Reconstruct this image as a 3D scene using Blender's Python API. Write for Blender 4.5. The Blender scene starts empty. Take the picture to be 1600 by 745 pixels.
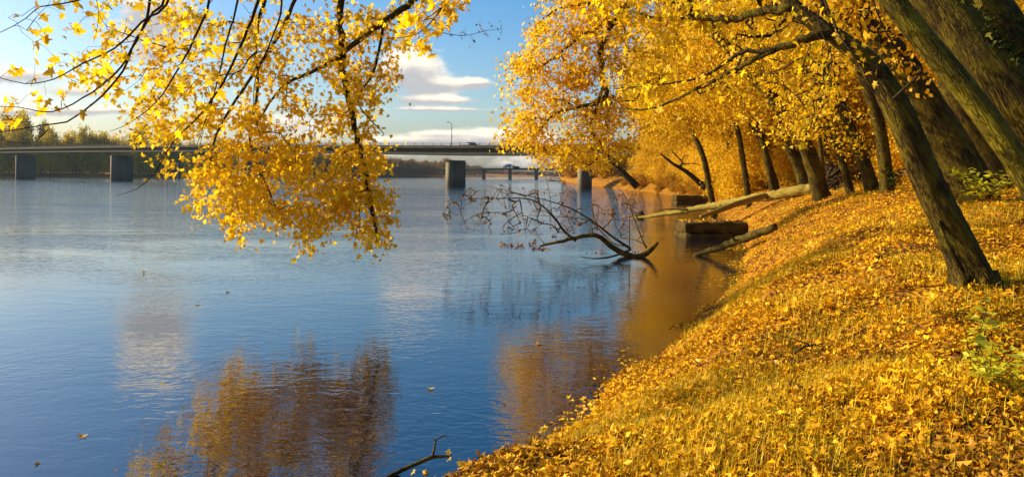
import bpy, math, random
import numpy as np
from mathutils import Vector

SC = bpy.context.scene
COL = SC.collection
# ------------------------------------------------------------------ camera
H = 3.2            # eye height above the water
F = 1256.0         # focal length in photo pixels (1600 wide)
PX0, PY0, ROLL = 800.0, 274.5, 0.005
cam = bpy.data.cameras.new('camera')
cam.sensor_width = 36.0
cam.lens = 36.0 * F / 1600.0
cam.shift_y = -(372.5 - PY0) / 1600.0
cam.clip_start = 0.05
cam.clip_end = 12000.0
camo = bpy.data.objects.new('camera', cam)
COL.objects.link(camo)
camo.location = (0, 0, H)
camo.rotation_mode = 'XYZ'
from mathutils import Matrix
camo.rotation_euler = (Matrix.Rotation(math.radians(90), 3, 'X') @ Matrix.Rotation(ROLL, 3, 'Z')).to_euler()
SC.camera = camo
# ------------------------------------------------------------------ light and exposure
SUN_EL = math.radians(27)
SUN_AZ = (-0.975, 0.20)      # horizontal direction towards the sun
SKY_STRENGTH = 0.12
SC.view_settings.view_transform = 'Standard'
SC.view_settings.look = 'None'
SC.view_settings.gamma = 1.0
SC.view_settings.exposure = 0.66
SC.cycles.max_bounces = 8
SC.cycles.transparent_max_bounces = 8
SC.cycles.volume_bounces = 0
SC.cycles.use_denoising = True
sun = bpy.data.lights.new('sun', 'SUN')
sun.energy = 5.0
sun.angle = math.radians(0.6)
sun.color = (1.0, 0.86, 0.60)
suno = bpy.data.objects.new('sun', sun)
COL.objects.link(suno)
n_ = math.hypot(*SUN_AZ)
sd = Vector((SUN_AZ[0]/n_*math.cos(SUN_EL), SUN_AZ[1]/n_*math.cos(SUN_EL), math.sin(SUN_EL)))
suno.rotation_euler = sd.to_track_quat('Z', 'Y').to_euler()


class NT:
    """small helper for shader math"""
    def __init__(s, tree):
        s.t = tree; s.n = tree.nodes; s.l = tree.links
    def new(s, kind, **kw):
        nd = s.n.new(kind)
        for k, v in kw.items():
            setattr(nd, k, v)
        return nd
    def put(s, sock, v):
        if isinstance(v, bpy.types.NodeSocket):
            s.l.new(v, sock)
        else:
            sock.default_value = v
    def m(s, op, a, b=0.0, c=None, clamp=False):
        nd = s.new('ShaderNodeMath', operation=op, use_clamp=clamp)
        s.put(nd.inputs[0], a); s.put(nd.inputs[1], b)
        if c is not None: s.put(nd.inputs[2], c)
        return nd.outputs[0]
    def xyz(s, x, y, z):
        nd = s.new('ShaderNodeCombineXYZ')
        s.put(nd.inputs[0], x); s.put(nd.inputs[1], y); s.put(nd.inputs[2], z)
        return nd.outputs[0]
    def noise(s, vec, scale, detail=4, rough=0.55, dist=0.0):
        nd = s.new('ShaderNodeTexNoise')
        if vec is not None: s.l.new(vec, nd.inputs['Vector'])
        nd.inputs['Scale'].default_value = scale
        nd.inputs['Detail'].default_value = detail
        nd.inputs['Roughness'].default_value = rough
        nd.inputs['Distortion'].default_value = dist
        return nd.outputs[0]
    def mix(s, f, a, b):
        nd = s.new('ShaderNodeMix', data_type='RGBA')
        s.put(nd.inputs[0], f); s.put(nd.inputs[6], a); s.put(nd.inputs[7], b)
        return nd.outputs[2]
    def ramp(s, f, stops):
        nd = s.new('ShaderNodeValToRGB')
        s.put(nd.inputs[0], f)
        e = nd.color_ramp.elements
        while len(e) < len(stops): e.new(0.5)
        for k, (p, c) in enumerate(stops):
            e[k].position = p
            e[k].color = (c[0], c[1], c[2], 1)
        return nd.outputs[0]
    def smooth(s, x, a, b):
        nd = s.new('ShaderNodeMapRange', interpolation_type='SMOOTHSTEP')
        s.put(nd.inputs[0], x); nd.inputs[1].default_value = a; nd.inputs[2].default_value = b
        return nd.outputs[0]


# ------------------------------------------------------------------ sky
world = bpy.data.worlds.new('World')
SC.world = world
world.use_nodes = True
world.node_tree.nodes.clear()
W = NT(world.node_tree)
sky = W.new('ShaderNodeTexSky', sky_type='NISHITA')
sky.sun_disc = False
sky.sun_elevation = SUN_EL
sky.sun_rotation = math.atan2(SUN_AZ[0], SUN_AZ[1])
sky.air_density = 1.0
sky.dust_density = 2.2
sky.ozone_density = 2.8
tc = W.new('ShaderNodeTexCoord')
sp = W.new('ShaderNodeSeparateXYZ')
W.l.new(tc.outputs['Generated'], sp.inputs[0])
ysafe = W.m('MAXIMUM', sp.outputs[1], 0.08)
ca = W.m('DIVIDE', sp.outputs[0], ysafe)       # bearing across the river
cb = W.m('DIVIDE', sp.outputs[2], ysafe)       # height over the horizon
warp = W.noise(W.xyz(W.m('MULTIPLY', ca, 12.0), W.m('MULTIPLY', cb, 26.0), 0.3), 1.0, 5, 0.6)
fine = W.noise(W.xyz(W.m('MULTIPLY', ca, 38.0), W.m('MULTIPLY', cb, 64.0), 2.3), 1.0, 6, 0.62)
# each cloud: bearing, height, half width, half height, strength
def cp(px, py, rx, ry, w):
    return ((px - PX0)/F, (PY0 - py)/F, rx/F, ry/F, w)
CL = [cp(35, 122, 80, 17, 1.1), cp(120, 148, 60, 12, .9), cp(20, 178, 150, 8, .85), cp(170, 176, 160, 10, .75),
      cp(745, 131, 26, 9, 1.5), cp(690, 158, 75, 7, .95), cp(655, 172, 60, 4, .8), cp(640, 108, 52, 36, 1.3), cp(690, 134, 36, 10, .85),
      cp(730, 172, 50, 4, .7), cp(770, 212, 110, 13, 1.1), cp(620, 222, 150, 9, .9), cp(880, 240, 120, 14, .9), cp(425, 195, 120, 22, .8),
      cp(245, 12, 62, 60, 1.35), cp(690, 210, 50, 4, .6), cp(500, 240, 200, 8, .7), cp(860, 258, 170, 9, .6), cp(720, 72, 30, 8, .5),
      cp(240, 90, 80, 30, .5), cp(1200, 60, 200, 60, .5), cp(-350, 60, 220, 60, .7), cp(1900, 120, 250, 70, .7)]
dens = None; shade = None
for a, b, rx, ry, w in CL:
    u = W.m('DIVIDE', W.m('SUBTRACT', ca, a), rx)
    v = W.m('DIVIDE', W.m('SUBTRACT', cb, b), ry)
    r2 = W.m('ADD', W.m('MULTIPLY', u, u), W.m('MULTIPLY', v, v))
    g = W.m('MULTIPLY', W.m('EXPONENT', W.m('MULTIPLY', r2, -0.9)), w)
    sh = W.m('MULTIPLY', g, v)
    dens = g if dens is None else W.m('ADD', dens, g)
    shade = sh if shade is None else W.m('ADD', shade, sh)
front = W.smooth(sp.outputs[1], 0.08, 0.2)
nz = W.m('ADD', W.m('MULTIPLY', W.m('SUBTRACT', warp, 0.5), 1.5), W.m('MULTIPLY', W.m('SUBTRACT', fine, 0.5), 0.9))
dd = W.m('MULTIPLY', W.smooth(W.m('ADD', dens, nz), 0.32, 0.95), front)
dd = W.m('MULTIPLY', dd, W.smooth(dens, 0.02, 0.35))
lit = W.smooth(W.m('ADD', W.m('ADD', shade, W.m('MULTIPLY', nz, 0.7)), W.m('MULTIPLY', W.m('SUBTRACT', 0.6, dens), 0.15)), -0.40, 0.35)
ccol = W.mix(lit, (3.1, 3.0, 3.0, 1), (7.2, 6.2, 4.9, 1))
skyc = W.new('ShaderNodeHueSaturation')
skyc.inputs['Saturation'].default_value = 1.5
W.l.new(sky.outputs[0], skyc.inputs['Color'])
mixc = W.mix(W.m('MULTIPLY', dd, 0.9), skyc.outputs[0], ccol)
bg = W.new('ShaderNodeBackground')
bg.inputs[1].default_value = SKY_STRENGTH
W.l.new(mixc, bg.inputs[0])
wo = W.new('ShaderNodeOutputWorld')
W.l.new(bg.outputs[0], wo.inputs[0])


# ------------------------------------------------------------------ helpers
def ray(px, py):
    dx, dy = px - PX0, py - PY0
    c, s = math.cos(ROLL), math.sin(ROLL)
    return (dx*c + dy*s)/F, -(-dx*s + dy*c)/F      # X per metre of Y, Z per metre of Y

def P(px, py, Y):
    a, b = ray(px, py)
    return np.array((a*Y, Y, H + b*Y))

def Ywater(px, py):
    return -H/ray(px, py)[1]

def PW(px, py):
    return P(px, py, Ywater(px, py))

def tag(o, label=None, cat=None, group=None, kind=None):
    if label: o['label'] = label
    if cat: o['category'] = cat
    if group: o['group'] = group
    if kind: o['kind'] = kind
    return o

def empty(name, loc, label, cat, group=None):
    o = bpy.data.objects.new(name, None)
    COL.objects.link(o)
    o.location = loc
    o.empty_display_size = 0.2
    return tag(o, label, cat, group)

class MB:
    """collects vertices and faces, then links them as one mesh object"""
    def __init__(s):
        s.v = []; s.f = []; s.a = []; s.n = 0
    def add(s, v, faces, rnd=0.5):
        v = np.asarray(v, dtype=np.float64).reshape(-1, 3)
        for f in (faces if isinstance(faces, (list, tuple)) and len(faces) and isinstance(faces[0], np.ndarray) else [np.asarray(faces)]):
            s.f.append(f + s.n)
        s.v.append(v)
        r = np.asarray(rnd, dtype=np.float32)
        s.a.append(np.full(len(v), float(r), dtype=np.float32) if r.ndim == 0 else r)
        s.n += len(v)
    def box(s, c, size, rot=0.0, rnd=0.5, taper=1.0):
        x, y, z = [k/2 for k in size]
        v = np.array([(-x,-y,-z),(x,-y,-z),(x,y,-z),(-x,y,-z),(-x*taper,-y*taper,z),(x*taper,-y*taper,z),(x*taper,y*taper,z),(-x*taper,y*taper,z)])
        cs, sn = math.cos(rot), math.sin(rot)
        v = np.stack([v[:,0]*cs - v[:,1]*sn, v[:,0]*sn + v[:,1]*cs, v[:,2]], 1) + np.array(c)
        s.add(v, [np.array([(0,3,2,1),(4,5,6,7),(0,1,5,4),(1,2,6,5),(2,3,7,6),(3,0,4,7)])], rnd)
    def build(s, name, mat, parent=None, smooth=False):
        me = bpy.data.meshes.new(name)
        V = np.concatenate(s.v) if s.v else np.zeros((0,3))
        off = np.zeros(3)
        if parent is not None:
            off = np.array(parent.matrix_basis.translation)
        me.vertices.add(len(V))
        me.vertices.foreach_set('co', (V - off).astype(np.float32).ravel())
        tri = [f for f in s.f if f.shape[1] == 3]; quad = [f for f in s.f if f.shape[1] == 4]
        loops = []; starts = []; tot = 0
        for grp, k in ((tri, 3), (quad, 4)):
            if grp:
                g = np.concatenate(grp).astype(np.int32)
                loops.append(g.ravel()); starts.append(tot + np.arange(len(g))*k); tot += len(g)*k
        if loops:
            L = np.concatenate(loops); S = np.concatenate(starts).astype(np.int32)
            me.loops.add(len(L)); me.loops.foreach_set('vertex_index', L)
            me.polygons.add(len(S)); me.polygons.foreach_set('loop_start', S)
            if smooth: me.polygons.foreach_set('use_smooth', np.ones(len(S), dtype=bool))
        at = me.attributes.new('rnd', 'FLOAT', 'POINT')
        if len(V): at.data.foreach_set('value', np.concatenate(s.a))
        me.update(calc_edges=True)
        me.materials.append(mat)
        o = bpy.data.objects.new(name, me)
        COL.objects.link(o)
        if parent is not None: o.parent = parent
        return o

def smooth_path(pts, rad, step):
    """Catmull-Rom through pts, resampled"""
    pts = np.asarray(pts, float); rad = np.asarray(rad, float)
    Q = np.vstack([2*pts[0]-pts[1], pts, 2*pts[-1]-pts[-2]])
    out = []; ro = []
    for i in range(len(pts)-1):
        p0, p1, p2, p3 = Q[i:i+4]
        n = max(1, int(round(np.linalg.norm(p2-p1)/step)))
        for k in range(n):
            t = k/n
            out.append(0.5*((2*p1) + (-p0+p2)*t + (2*p0-5*p1+4*p2-p3)*t*t + (-p0+3*p1-3*p2+p3)*t**3))
            ro.append(rad[i]*(1-t) + rad[i+1]*t)
    out.append(pts[-1]); ro.append(rad[-1])
    return np.array(out), np.array(ro)

def tube(mb, pts, rad, sides=6, rough=0.0, rng=None, flare=None, rnd=0.5, cap=True):
    pts = np.asarray(pts, float); n = len(pts)
    rad = np.broadcast_to(np.asarray(rad, float), (n,))
    T = np.gradient(pts, axis=0)
    T /= np.linalg.norm(T, axis=1)[:, None] + 1e-9
    ref = np.array((0.0, 1.0, 0.0)) if abs(T[0][1]) < 0.8 else np.array((1.0, 0, 0))
    U = np.cross(T, ref); U /= np.linalg.norm(U, axis=1)[:, None] + 1e-9
    V = np.cross(T, U)
    ang = np.arange(sides)/sides*2*np.pi
    R = np.repeat(rad[:, None], sides, 1)
    if rough and rng is not None:
        # ridges that run along the trunk and swell with height
        ph = rng.uniform(0, 6.28, 6)
        s = np.linspace(0, 1, n)[:, None]*n*0.35
        w = (np.sin(3*ang + ph[0] + s*0.35)*0.5 + np.sin(5*ang + ph[1] - s*0.5)*0.35 + np.sin(9*ang+ph[2]+s*.8)*.25 + np.sin(s*1.3+ph[3]+ang)*0.4)
        R = R*(1 + rough*w + rough*0.35*rng.normal(size=(n, sides)))
    if flare is not None:
        hgt, amt, ph = flare
        d = np.concatenate([[0], np.cumsum(np.linalg.norm(np.diff(pts, axis=0), axis=1))])[:, None]
        R = R*(1 + amt*np.exp(-d/hgt)*(0.55 + 0.45*np.cos(5*ang + ph) + .25*np.cos(3*ang+ph*2)))
    X = pts[:, None, :] + R[..., None]*(np.cos(ang)[None, :, None]*U[:, None, :] + np.sin(ang)[None, :, None]*V[:, None, :])
    i = np.arange(n-1)[:, None]*sides; j = np.arange(sides)[None, :]; j2 = (j+1) % sides
    q = np.stack([i+j, i+j2, i+sides+j2, i+sides+j], -1).reshape(-1, 4)
    v = X.reshape(-1, 3); fs = [q]
    if cap:
        v = np.vstack([v, pts[-1] + T[-1]*rad[-1]*0.3, pts[0]])
        a = (n-1)*sides
        fs.append(np.stack([a+np.arange(sides), a+(np.arange(sides)+1) % sides, np.full(sides, n*sides)], 1))
        fs.append(np.stack([(np.arange(sides)+1) % sides, np.arange(sides), np.full(sides, n*sides+1)], 1))
    mb.add(v, fs, rnd)

MAPLE = np.array([(0,.36,0),(0,0,0),(.36,-.02,.03),(.2,.2,0),(.56,.46,.06),(.22,.48,0),(.2,.72,.03),(0,1,-.06),(-.2,.72,.03),(-.22,.48,0),(-.56,.46,.06),(-.2,.2,0),(-.36,-.02,.03)])
MAPLE_F = np.array([(0, k, k+1 if k < 12 else 1) for k in range(1, 13)])
DIAM = np.array([(0,0,0),(.36,.42,.1),(0,1,-.02),(-.36,.42,.1)])
DIAM_F = np.array([(0,1,2),(0,2,3)])
STAR = np.array([(0,0,0),(.45,.25,.06),(.18,.5,0),(0,1,-.05),(-.18,.5,0),(-.45,.25,.06)])
STAR_F = np.array([(0,1,2),(0,2,4),(0,4,5),(2,3,4)])
TPL = {'maple': (MAPLE, MAPLE_F), 'diam': (DIAM, DIAM_F), 'star': (STAR, STAR_F)}

def leaves(mb, pos, size, rng, tpl='diam', mode='hang', curl=0.0, rnd=None):
    """many leaves at pos, hanging from a twig or lying on the ground"""
    n = len(pos)
    if n == 0: return
    T, Fc = TPL[tpl]
    if mode == 'hang':
        y = rng.normal(size=(n, 3))*0.75 + np.array((0, 0, -0.75))
        z = rng.normal(size=(n, 3))
    else:
        z = rng.normal(size=(n, 3))*np.array((.5, .5, .25)) + np.array((0, 0, 1.0))
        y = rng.normal(size=(n, 3))*np.array((1, 1, 0.15))
    y /= np.linalg.norm(y, axis=1)[:, None]
    x = np.cross(y, z); x /= np.linalg.norm(x, axis=1)[:, None] + 1e-9
    z = np.cross(x, y)
    size = np.broadcast_to(size, (n,))
    t = np.repeat(T[None], n, 0)
    if curl:
        c = rng.uniform(-curl, curl, (n, 1)); c2 = rng.uniform(-curl, curl, (n, 1))
        t = t.copy()
        t[:, :, 2] += c*(t[:, :, 1]-.4)**2*2 + c2*t[:, :, 0]**2*3
    wx = rng.uniform(.8, 1.1, (n, 1))
    X = pos[:, None, :] + size[:, None, None]*((t[:, :, 0]*wx)[..., None]*x[:, None] + t[:, :, 1:2]*y[:, None] + t[:, :, 2:3]*z[:, None])
    k = len(T)
    f = (Fc[None] + (np.arange(n)*k)[:, None, None]).reshape(-1, Fc.shape[1])
    r = rng.uniform(0, 1, n) if rnd is None else rnd
    mb.add(X.reshape(-1, 3), [f], np.repeat(r, k).astype(np.float32))

def colonize(base_pts, base_rad, attr, rng, step=0.35, sag=0.06, tip_r=0.004, expo=0.5, jit=0.05, down=0.0):
    """join every attractor to the growing skeleton; returns chains of (points, radii)"""
    N = [np.array(p, float) for p in base_pts]
    nb = len(N)
    base_rad = list(base_rad)
    arr = np.zeros((nb + len(attr)*14 + 10, 3)); arr[:nb] = np.array(N); cnt = nb
    base = arr[:nb].copy()
    d0 = np.array([np.min(np.linalg.norm(base - a, axis=1)) for a in attr])
    order = np.argsort(d0)
    parent = {}
    chains = []
    for k in order:
        a = attr[k]
        d = np.linalg.norm(arr[:cnt] - a, axis=1)
        d[:nb] *= 1.15
        if down: d += down*np.maximum(0, a[2]-arr[:cnt, 2])
        j = int(np.argmin(d))
        p0 = arr[j]; L = np.linalg.norm(a - p0)
        m = min(12, max(2, int(L/step)))
        t = np.linspace(0, 1, m+1)[1:]
        jx = rng.normal(size=(m, 3))*jit*L*0.5*np.sin(t*np.pi)[:, None]
        pts = p0 + (a-p0)*t[:, None] + jx
        pts[:, 2] += 4*sag*L*t*(1-t)
        ids = list(range(cnt, cnt+m))
        arr[cnt:cnt+m] = pts
        prev = j
        for i in ids:
            parent[i] = prev; prev = i
        cnt += m
        chains.append([j] + ids)
    w = np.zeros(cnt)
    for c in chains: w[c[-1]] += 1
    for i in range(cnt-1, nb-1, -1):
        w[parent[i]] += w[i]
    out = []
    for c in chains:
        r = tip_r*np.maximum(w[c], 1)**expo
        r[0] = r[1] if c[0] < nb else min(r[0], r[1]*1.15)
        if c[0] < nb: r = np.minimum(r, base_rad[c[0]]*0.8)
        r[-1] *= .6
        out.append((arr[c], r))
    return out

def in_poly(pts, poly):
    x, y = pts[:, 0], pts[:, 1]; inside = np.zeros(len(pts), bool)
    n = len(poly)
    for i in range(n):
        x1, y1 = poly[i]; x2, y2 = poly[(i+1) % n]
        c = ((y1 > y) != (y2 > y)) & (x < (x2-x1)*(y-y1)/(y2-y1+1e-12) + x1)
        inside ^= c
    return inside

def vnoise(x, y, seed=0):
    """smooth value noise for arrays"""
    xi = np.floor(x).astype(np.int64); yi = np.floor(y).astype(np.int64)
    xf = x - xi; yf = y - yi
    def h(a, b):
        k = (a*374761393 + b*668265263 + seed*144269) & 0x7fffffff
        k = ((k ^ (k >> 13))*1274126177) & 0x7fffffff
        return ((k ^ (k >> 16)) & 0xffff)/65535.0
    u = xf*xf*(3-2*xf); v = yf*yf*(3-2*yf)
    return (h(xi, yi)*(1-u)+h(xi+1, yi)*u)*(1-v) + (h(xi, yi+1)*(1-u)+h(xi+1, yi+1)*u)*v

# ------------------------------------------------------------------ materials
def newmat(name):
    m = bpy.data.materials.new(name); m.use_nodes = True
    m.node_tree.nodes.clear()
    t = NT(m.node_tree)
    out = t.new('ShaderNodeOutputMaterial')
    return m, t, out

def leaf_mat(name, stops, transl=0.42, gloss=0.035, objvar=False):
    m, t, out = newmat(name)
    at = t.new('ShaderNodeAttribute', attribute_name='rnd')
    geo = t.new('ShaderNodeNewGeometry')
    big = t.noise(geo.outputs['Position'], 0.55, 3)
    f = t.m('ADD', t.m('MULTIPLY', at.outputs['Fac'], 0.72), t.m('ADD', t.m('MULTIPLY', t.m('SUBTRACT', big, 0.35), 0.75), t.m('MULTIPLY', t.m('SUBTRACT', t.new('ShaderNodeObjectInfo').outputs['Random'], .5), .45 if objvar else 0.0)), clamp=True)
    col = t.ramp(f, stops)
    d = t.new('ShaderNodeBsdfDiffuse'); tr = t.new('ShaderNodeBsdfTranslucent'); g = t.new('ShaderNodeBsdfGlossy')
    g.inputs['Roughness'].default_value = 0.5
    g.inputs['Color'].default_value = (1, .8, .35, 1)
    t.l.new(col, d.inputs[0]); t.l.new(col, tr.inputs[0])
    m1 = t.new('ShaderNodeMixShader'); m1.inputs[0].default_value = transl
    t.l.new(d.outputs[0], m1.inputs[1]); t.l.new(tr.outputs[0], m1.inputs[2])
    m2 = t.new('ShaderNodeMixShader'); m2.inputs[0].default_value = gloss
    t.l.new(m1.outputs[0], m2.inputs[1]); t.l.new(g.outputs[0], m2.inputs[2])
    t.l.new(m2.outputs[0], out.inputs[0])
    return m

GOLD = leaf_mat('golden maple leaves', [(0, (.62, .31, .004)), (.25, (.82, .49, .005)), (.6, (.87, .555, .008)), (.85, (.88, .63, .018)), (1, (.74, .64, .05))], 0.68)
WALL = leaf_mat('deep gold woodland leaves', [(0, (.40, .19, .003)), (.3, (.66, .35, .003)), (.65, (.80, .465, .005)), (1, (.72, .54, .015))], 0.45, objvar=True)
LITTER = leaf_mat('fallen leaves', [(0, (.13, .05, .006)), (.22, (.44, .195, .005)), (.5, (.74, .37, .004)), (.8, (.86, .51, .008)), (1, (.88, .64, .06))], 0.12, 0.05)
GRASS = leaf_mat('autumn grass', [(0, (.32, .28, .01)), (.4, (.58, .42, .01)), (.7, (.74, .46, .012)), (1, (.80, .52, .03))], 0.4, 0.04)
GREENL = leaf_mat('yellow green leaves', [(0, (.26, .28, .015)), (.5, (.58, .52, .02)), (1, (.82, .64, .03))], 0.4, 0.05)
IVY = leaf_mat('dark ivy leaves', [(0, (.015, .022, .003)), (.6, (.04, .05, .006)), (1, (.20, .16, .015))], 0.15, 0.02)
OLIVE = leaf_mat('olive far foliage', [(0, (.16, .15, .008)), (.4, (.48, .37, .010)), (.8, (.80, .54, .010)), (1, (.86, .58, .010))], 0.5, 0.0, True)
RUST = leaf_mat('rusty far foliage', [(0, (.14, .09, .03)), (.5, (.28, .17, .04)), (1, (.48, .25, .03))], 0.3, 0.0)
BUSH = leaf_mat('bronze bush foliage', [(0, (.20, .08, .01)), (.5, (.42, .19, .012)), (1, (.60, .32, .02))], 0.4, 0.0)
DEADLEAF = leaf_mat('brown dead leaves', [(0, (.10, .035, .01)), (.6, (.30, .11, .02)), (1, (.5, .24, .04))], 0.3, 0.03)

def bark_mat(name, c1, c2, c3, scale=1.0, moss=(.16, .15, .02), mossf=0.5, lying=False):
    m, t, out = newmat(name)
    geo = t.new('ShaderNodeNewGeometry')
    mp = t.new('ShaderNodeMapping'); mp.inputs['Rotation'].default_value = (0, math.radians(32), 0)
    t.l.new(geo.outputs['Position'], mp.inputs[0])
    mp2 = t.new('ShaderNodeMapping'); mp2.inputs['Scale'].default_value = (1, 1, 0.10)
    if lying:
        mp.inputs['Rotation'].default_value = (0, math.radians(-12), 0); mp2.inputs['Scale'].default_value = (.12, .35, 1)
    t.l.new(mp.outputs[0], mp2.inputs[0])
    n1 = t.noise(mp2.outputs[0], 22*scale, 6, 0.65, 0.8)
    n2 = t.noise(geo.outputs['Position'], 2.2, 4, 0.6)
    n3 = t.noise(geo.outputs['Position'], 30, 3, 0.6)
    vo = t.new('ShaderNodeTexVoronoi', feature='DISTANCE_TO_EDGE'); vo.inputs['Scale'].default_value = 26*scale
    wn = t.new('ShaderNodeTexNoise'); wn.inputs['Scale'].default_value = 3.5; wn.inputs['Detail'].default_value = 4
    t.l.new(mp2.outputs[0], wn.inputs['Vector'])
    va = t.new('ShaderNodeVectorMath', operation='MULTIPLY_ADD')
    t.l.new(wn.outputs['Color'], va.inputs[0]); va.inputs[1].default_value = (.22, .22, .06); t.l.new(mp2.outputs[0], va.inputs[2])
    t.l.new(va.outputs[0], vo.inputs['Vector'])
    crack = t.smooth(vo.outputs['Distance'], 0.0, 0.16)
    c = t.ramp(n1, [(.3, c1), (.5, c2), (.72, c3)])
    c = t.mix(t.m('MULTIPLY', t.smooth(n2, .45, .62), mossf), c, (*moss, 1))
    c = t.mix(crack, t.mix(0.35, c, (.012, .008, .003, 1)), c)
    b = t.new('ShaderNodeBsdfPrincipled')
    t.l.new(c, b.inputs['Base Color']); b.inputs['Roughness'].default_value = 0.9
    b.inputs['Specular IOR Level'].default_value = 0.15
    bp = t.new('ShaderNodeBump'); bp.inputs['Strength'].default_value = 1.0; bp.inputs['Distance'].default_value = 0.035
    hgt = t.m('ADD', t.m('MULTIPLY', n1, 0.9), t.m('ADD', t.m('MULTIPLY', crack, .45), t.m('MULTIPLY', n3, .25)))
    t.l.new(hgt, bp.inputs['Height']); t.l.new(bp.outputs[0], b.inputs['Normal'])
    t.l.new(b.outputs[0], out.inputs[0])
    return m

BARK = bark_mat('furrowed maple bark', (.010, .006, .001), (.050, .031, .003), (.22, .145, .011), 1.0, (.19, .14, .006), .5)
BARKM = bark_mat('mossy smooth bark', (.020, .015, .002), (.09, .068, .004), (.28, .21, .012), 1.4, (.27, .21, .007), .7)
TWIG = bark_mat('dark twig bark', (.030, .019, .008), (.055, .036, .014), (.09, .062, .022), 2, (.08, .06, .012), .3)
DEAD = bark_mat('pale weathered wood', (.12, .075, .014), (.36, .25, .045), (.52, .38, .08), .8, (.30, .24, .02), .6, True)
WETWOOD = bark_mat('dark wet wood', (.016, .010, .003), (.06, .038, .008), (.15, .10, .02), 1.2, (.20, .15, .015), .6, True)

def simple_mat(name, col, rough=0.8, var=0.25, scale=1.5, metal=0.0, bump=0.02, streak=False):
    m, t, out = newmat(name)
    geo = t.new('ShaderNodeNewGeometry')
    vec = geo.outputs['Position']
    if streak:
        mp = t.new('ShaderNodeMapping'); mp.inputs['Scale'].default_value = (1, 1, .15)
        t.l.new(vec, mp.inputs[0]); vec = mp.outputs[0]
    n = t.noise(vec, scale, 6, 0.65)
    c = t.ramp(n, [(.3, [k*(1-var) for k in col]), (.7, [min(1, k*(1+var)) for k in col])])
    b = t.new('ShaderNodeBsdfPrincipled'); t.l.new(c, b.inputs['Base Color'])
    b.inputs['Specular IOR Level'].default_value = 0.5 if rough < .5 else 0.12
    b.inputs['Roughness'].default_value = rough; b.inputs['Metallic'].default_value = metal
    if bump:
        bp = t.new('ShaderNodeBump'); bp.inputs['Distance'].default_value = bump
        t.l.new(n, bp.inputs['Height']); t.l.new(bp.outputs[0], b.inputs['Normal'])
    t.l.new(b.outputs[0], out.inputs[0])
    return m

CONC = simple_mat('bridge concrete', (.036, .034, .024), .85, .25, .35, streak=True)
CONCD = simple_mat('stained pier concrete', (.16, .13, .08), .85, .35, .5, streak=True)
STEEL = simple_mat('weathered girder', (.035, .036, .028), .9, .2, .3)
RAILM = simple_mat('galvanised rail', (.06, .06, .055), .8, .1, 2)
ROOTM = simple_mat('earthy roots', (.045, .028, .012), .95, .5, 6)
BLOCK = simple_mat('mossy old concrete', (.07, .042, .008), .9, .55, 3.0, bump=.05)
CARP = simple_mat('dark car paint', (.04, .05, .07), .3, .05, 1, bump=0)
TRUCKP = simple_mat('white trailer', (.32, .33, .37), .5, .05, 1, bump=0)
GLASS = simple_mat('vehicle glass', (.02, .025, .03), .1, .05, 1, bump=0)
RUBBER = simple_mat('tyre rubber', (.02, .02, .02), .9, .1, 1, bump=0)

# water
def water_mat():
    m, t, out = newmat('river water')
    geo = t.new('ShaderNodeNewGeometry')
    def wav(sx, sy, rot, detail, dist=0.6, rough=.55):
        mp = t.new('ShaderNodeMapping'); mp.inputs['Scale'].default_value = (sx, sy, 1)
        mp.inputs['Rotation'].default_value = (0, 0, rot)
        t.l.new(geo.outputs['Position'], mp.inputs[0])
        return t.noise(mp.outputs[0], 1.0, detail, rough, dist)
    w1 = wav(.9, 1.3, .12, 1.5, 0.5)
    w2 = wav(3.2, 4.6, -.22, 1.5, 1.0)
    w3 = wav(8, 14, .35, 1, .4)
    gust = t.smooth(wav(.05, .11, .2, 3, 1.5), .35, .65)
    sy = t.new('ShaderNodeSeparateXYZ'); t.l.new(geo.outputs['Position'], sy.inputs[0])
    open_ = t.m('ADD', 1.0, t.m('MULTIPLY', t.smooth(sy.outputs[1], 14, 80), 5.0))   # the open river is windier than the lee of the bank
    h = t.m('ADD', t.m('MULTIPLY', w1, .0065), t.m('ADD', t.m('MULTIPLY', w2, t.m('ADD', .0024, t.m('MULTIPLY', gust, .0058))), t.m('MULTIPLY', w3, t.m('ADD', .0005, t.m('MULTIPLY', gust, .0011)))))
    h = t.m('MULTIPLY', h, open_)
    bp = t.new('ShaderNodeBump'); bp.inputs['Distance'].default_value = 1.0; bp.inputs['Strength'].default_value = 1.0
    t.l.new(h, bp.inputs['Height'])
    b = t.new('ShaderNodeBsdfPrincipled')
    b.inputs['Base Color'].default_value = (.002, .006, .012, 1)
    b.inputs['Roughness'].default_value = 0.012
    b.inputs['IOR'].default_value = 2.3
    t.l.new(bp.outputs[0], b.inputs['Normal'])
    t.l.new(b.outputs[0], out.inputs[0])
    return m
WATER = water_mat()

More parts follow.
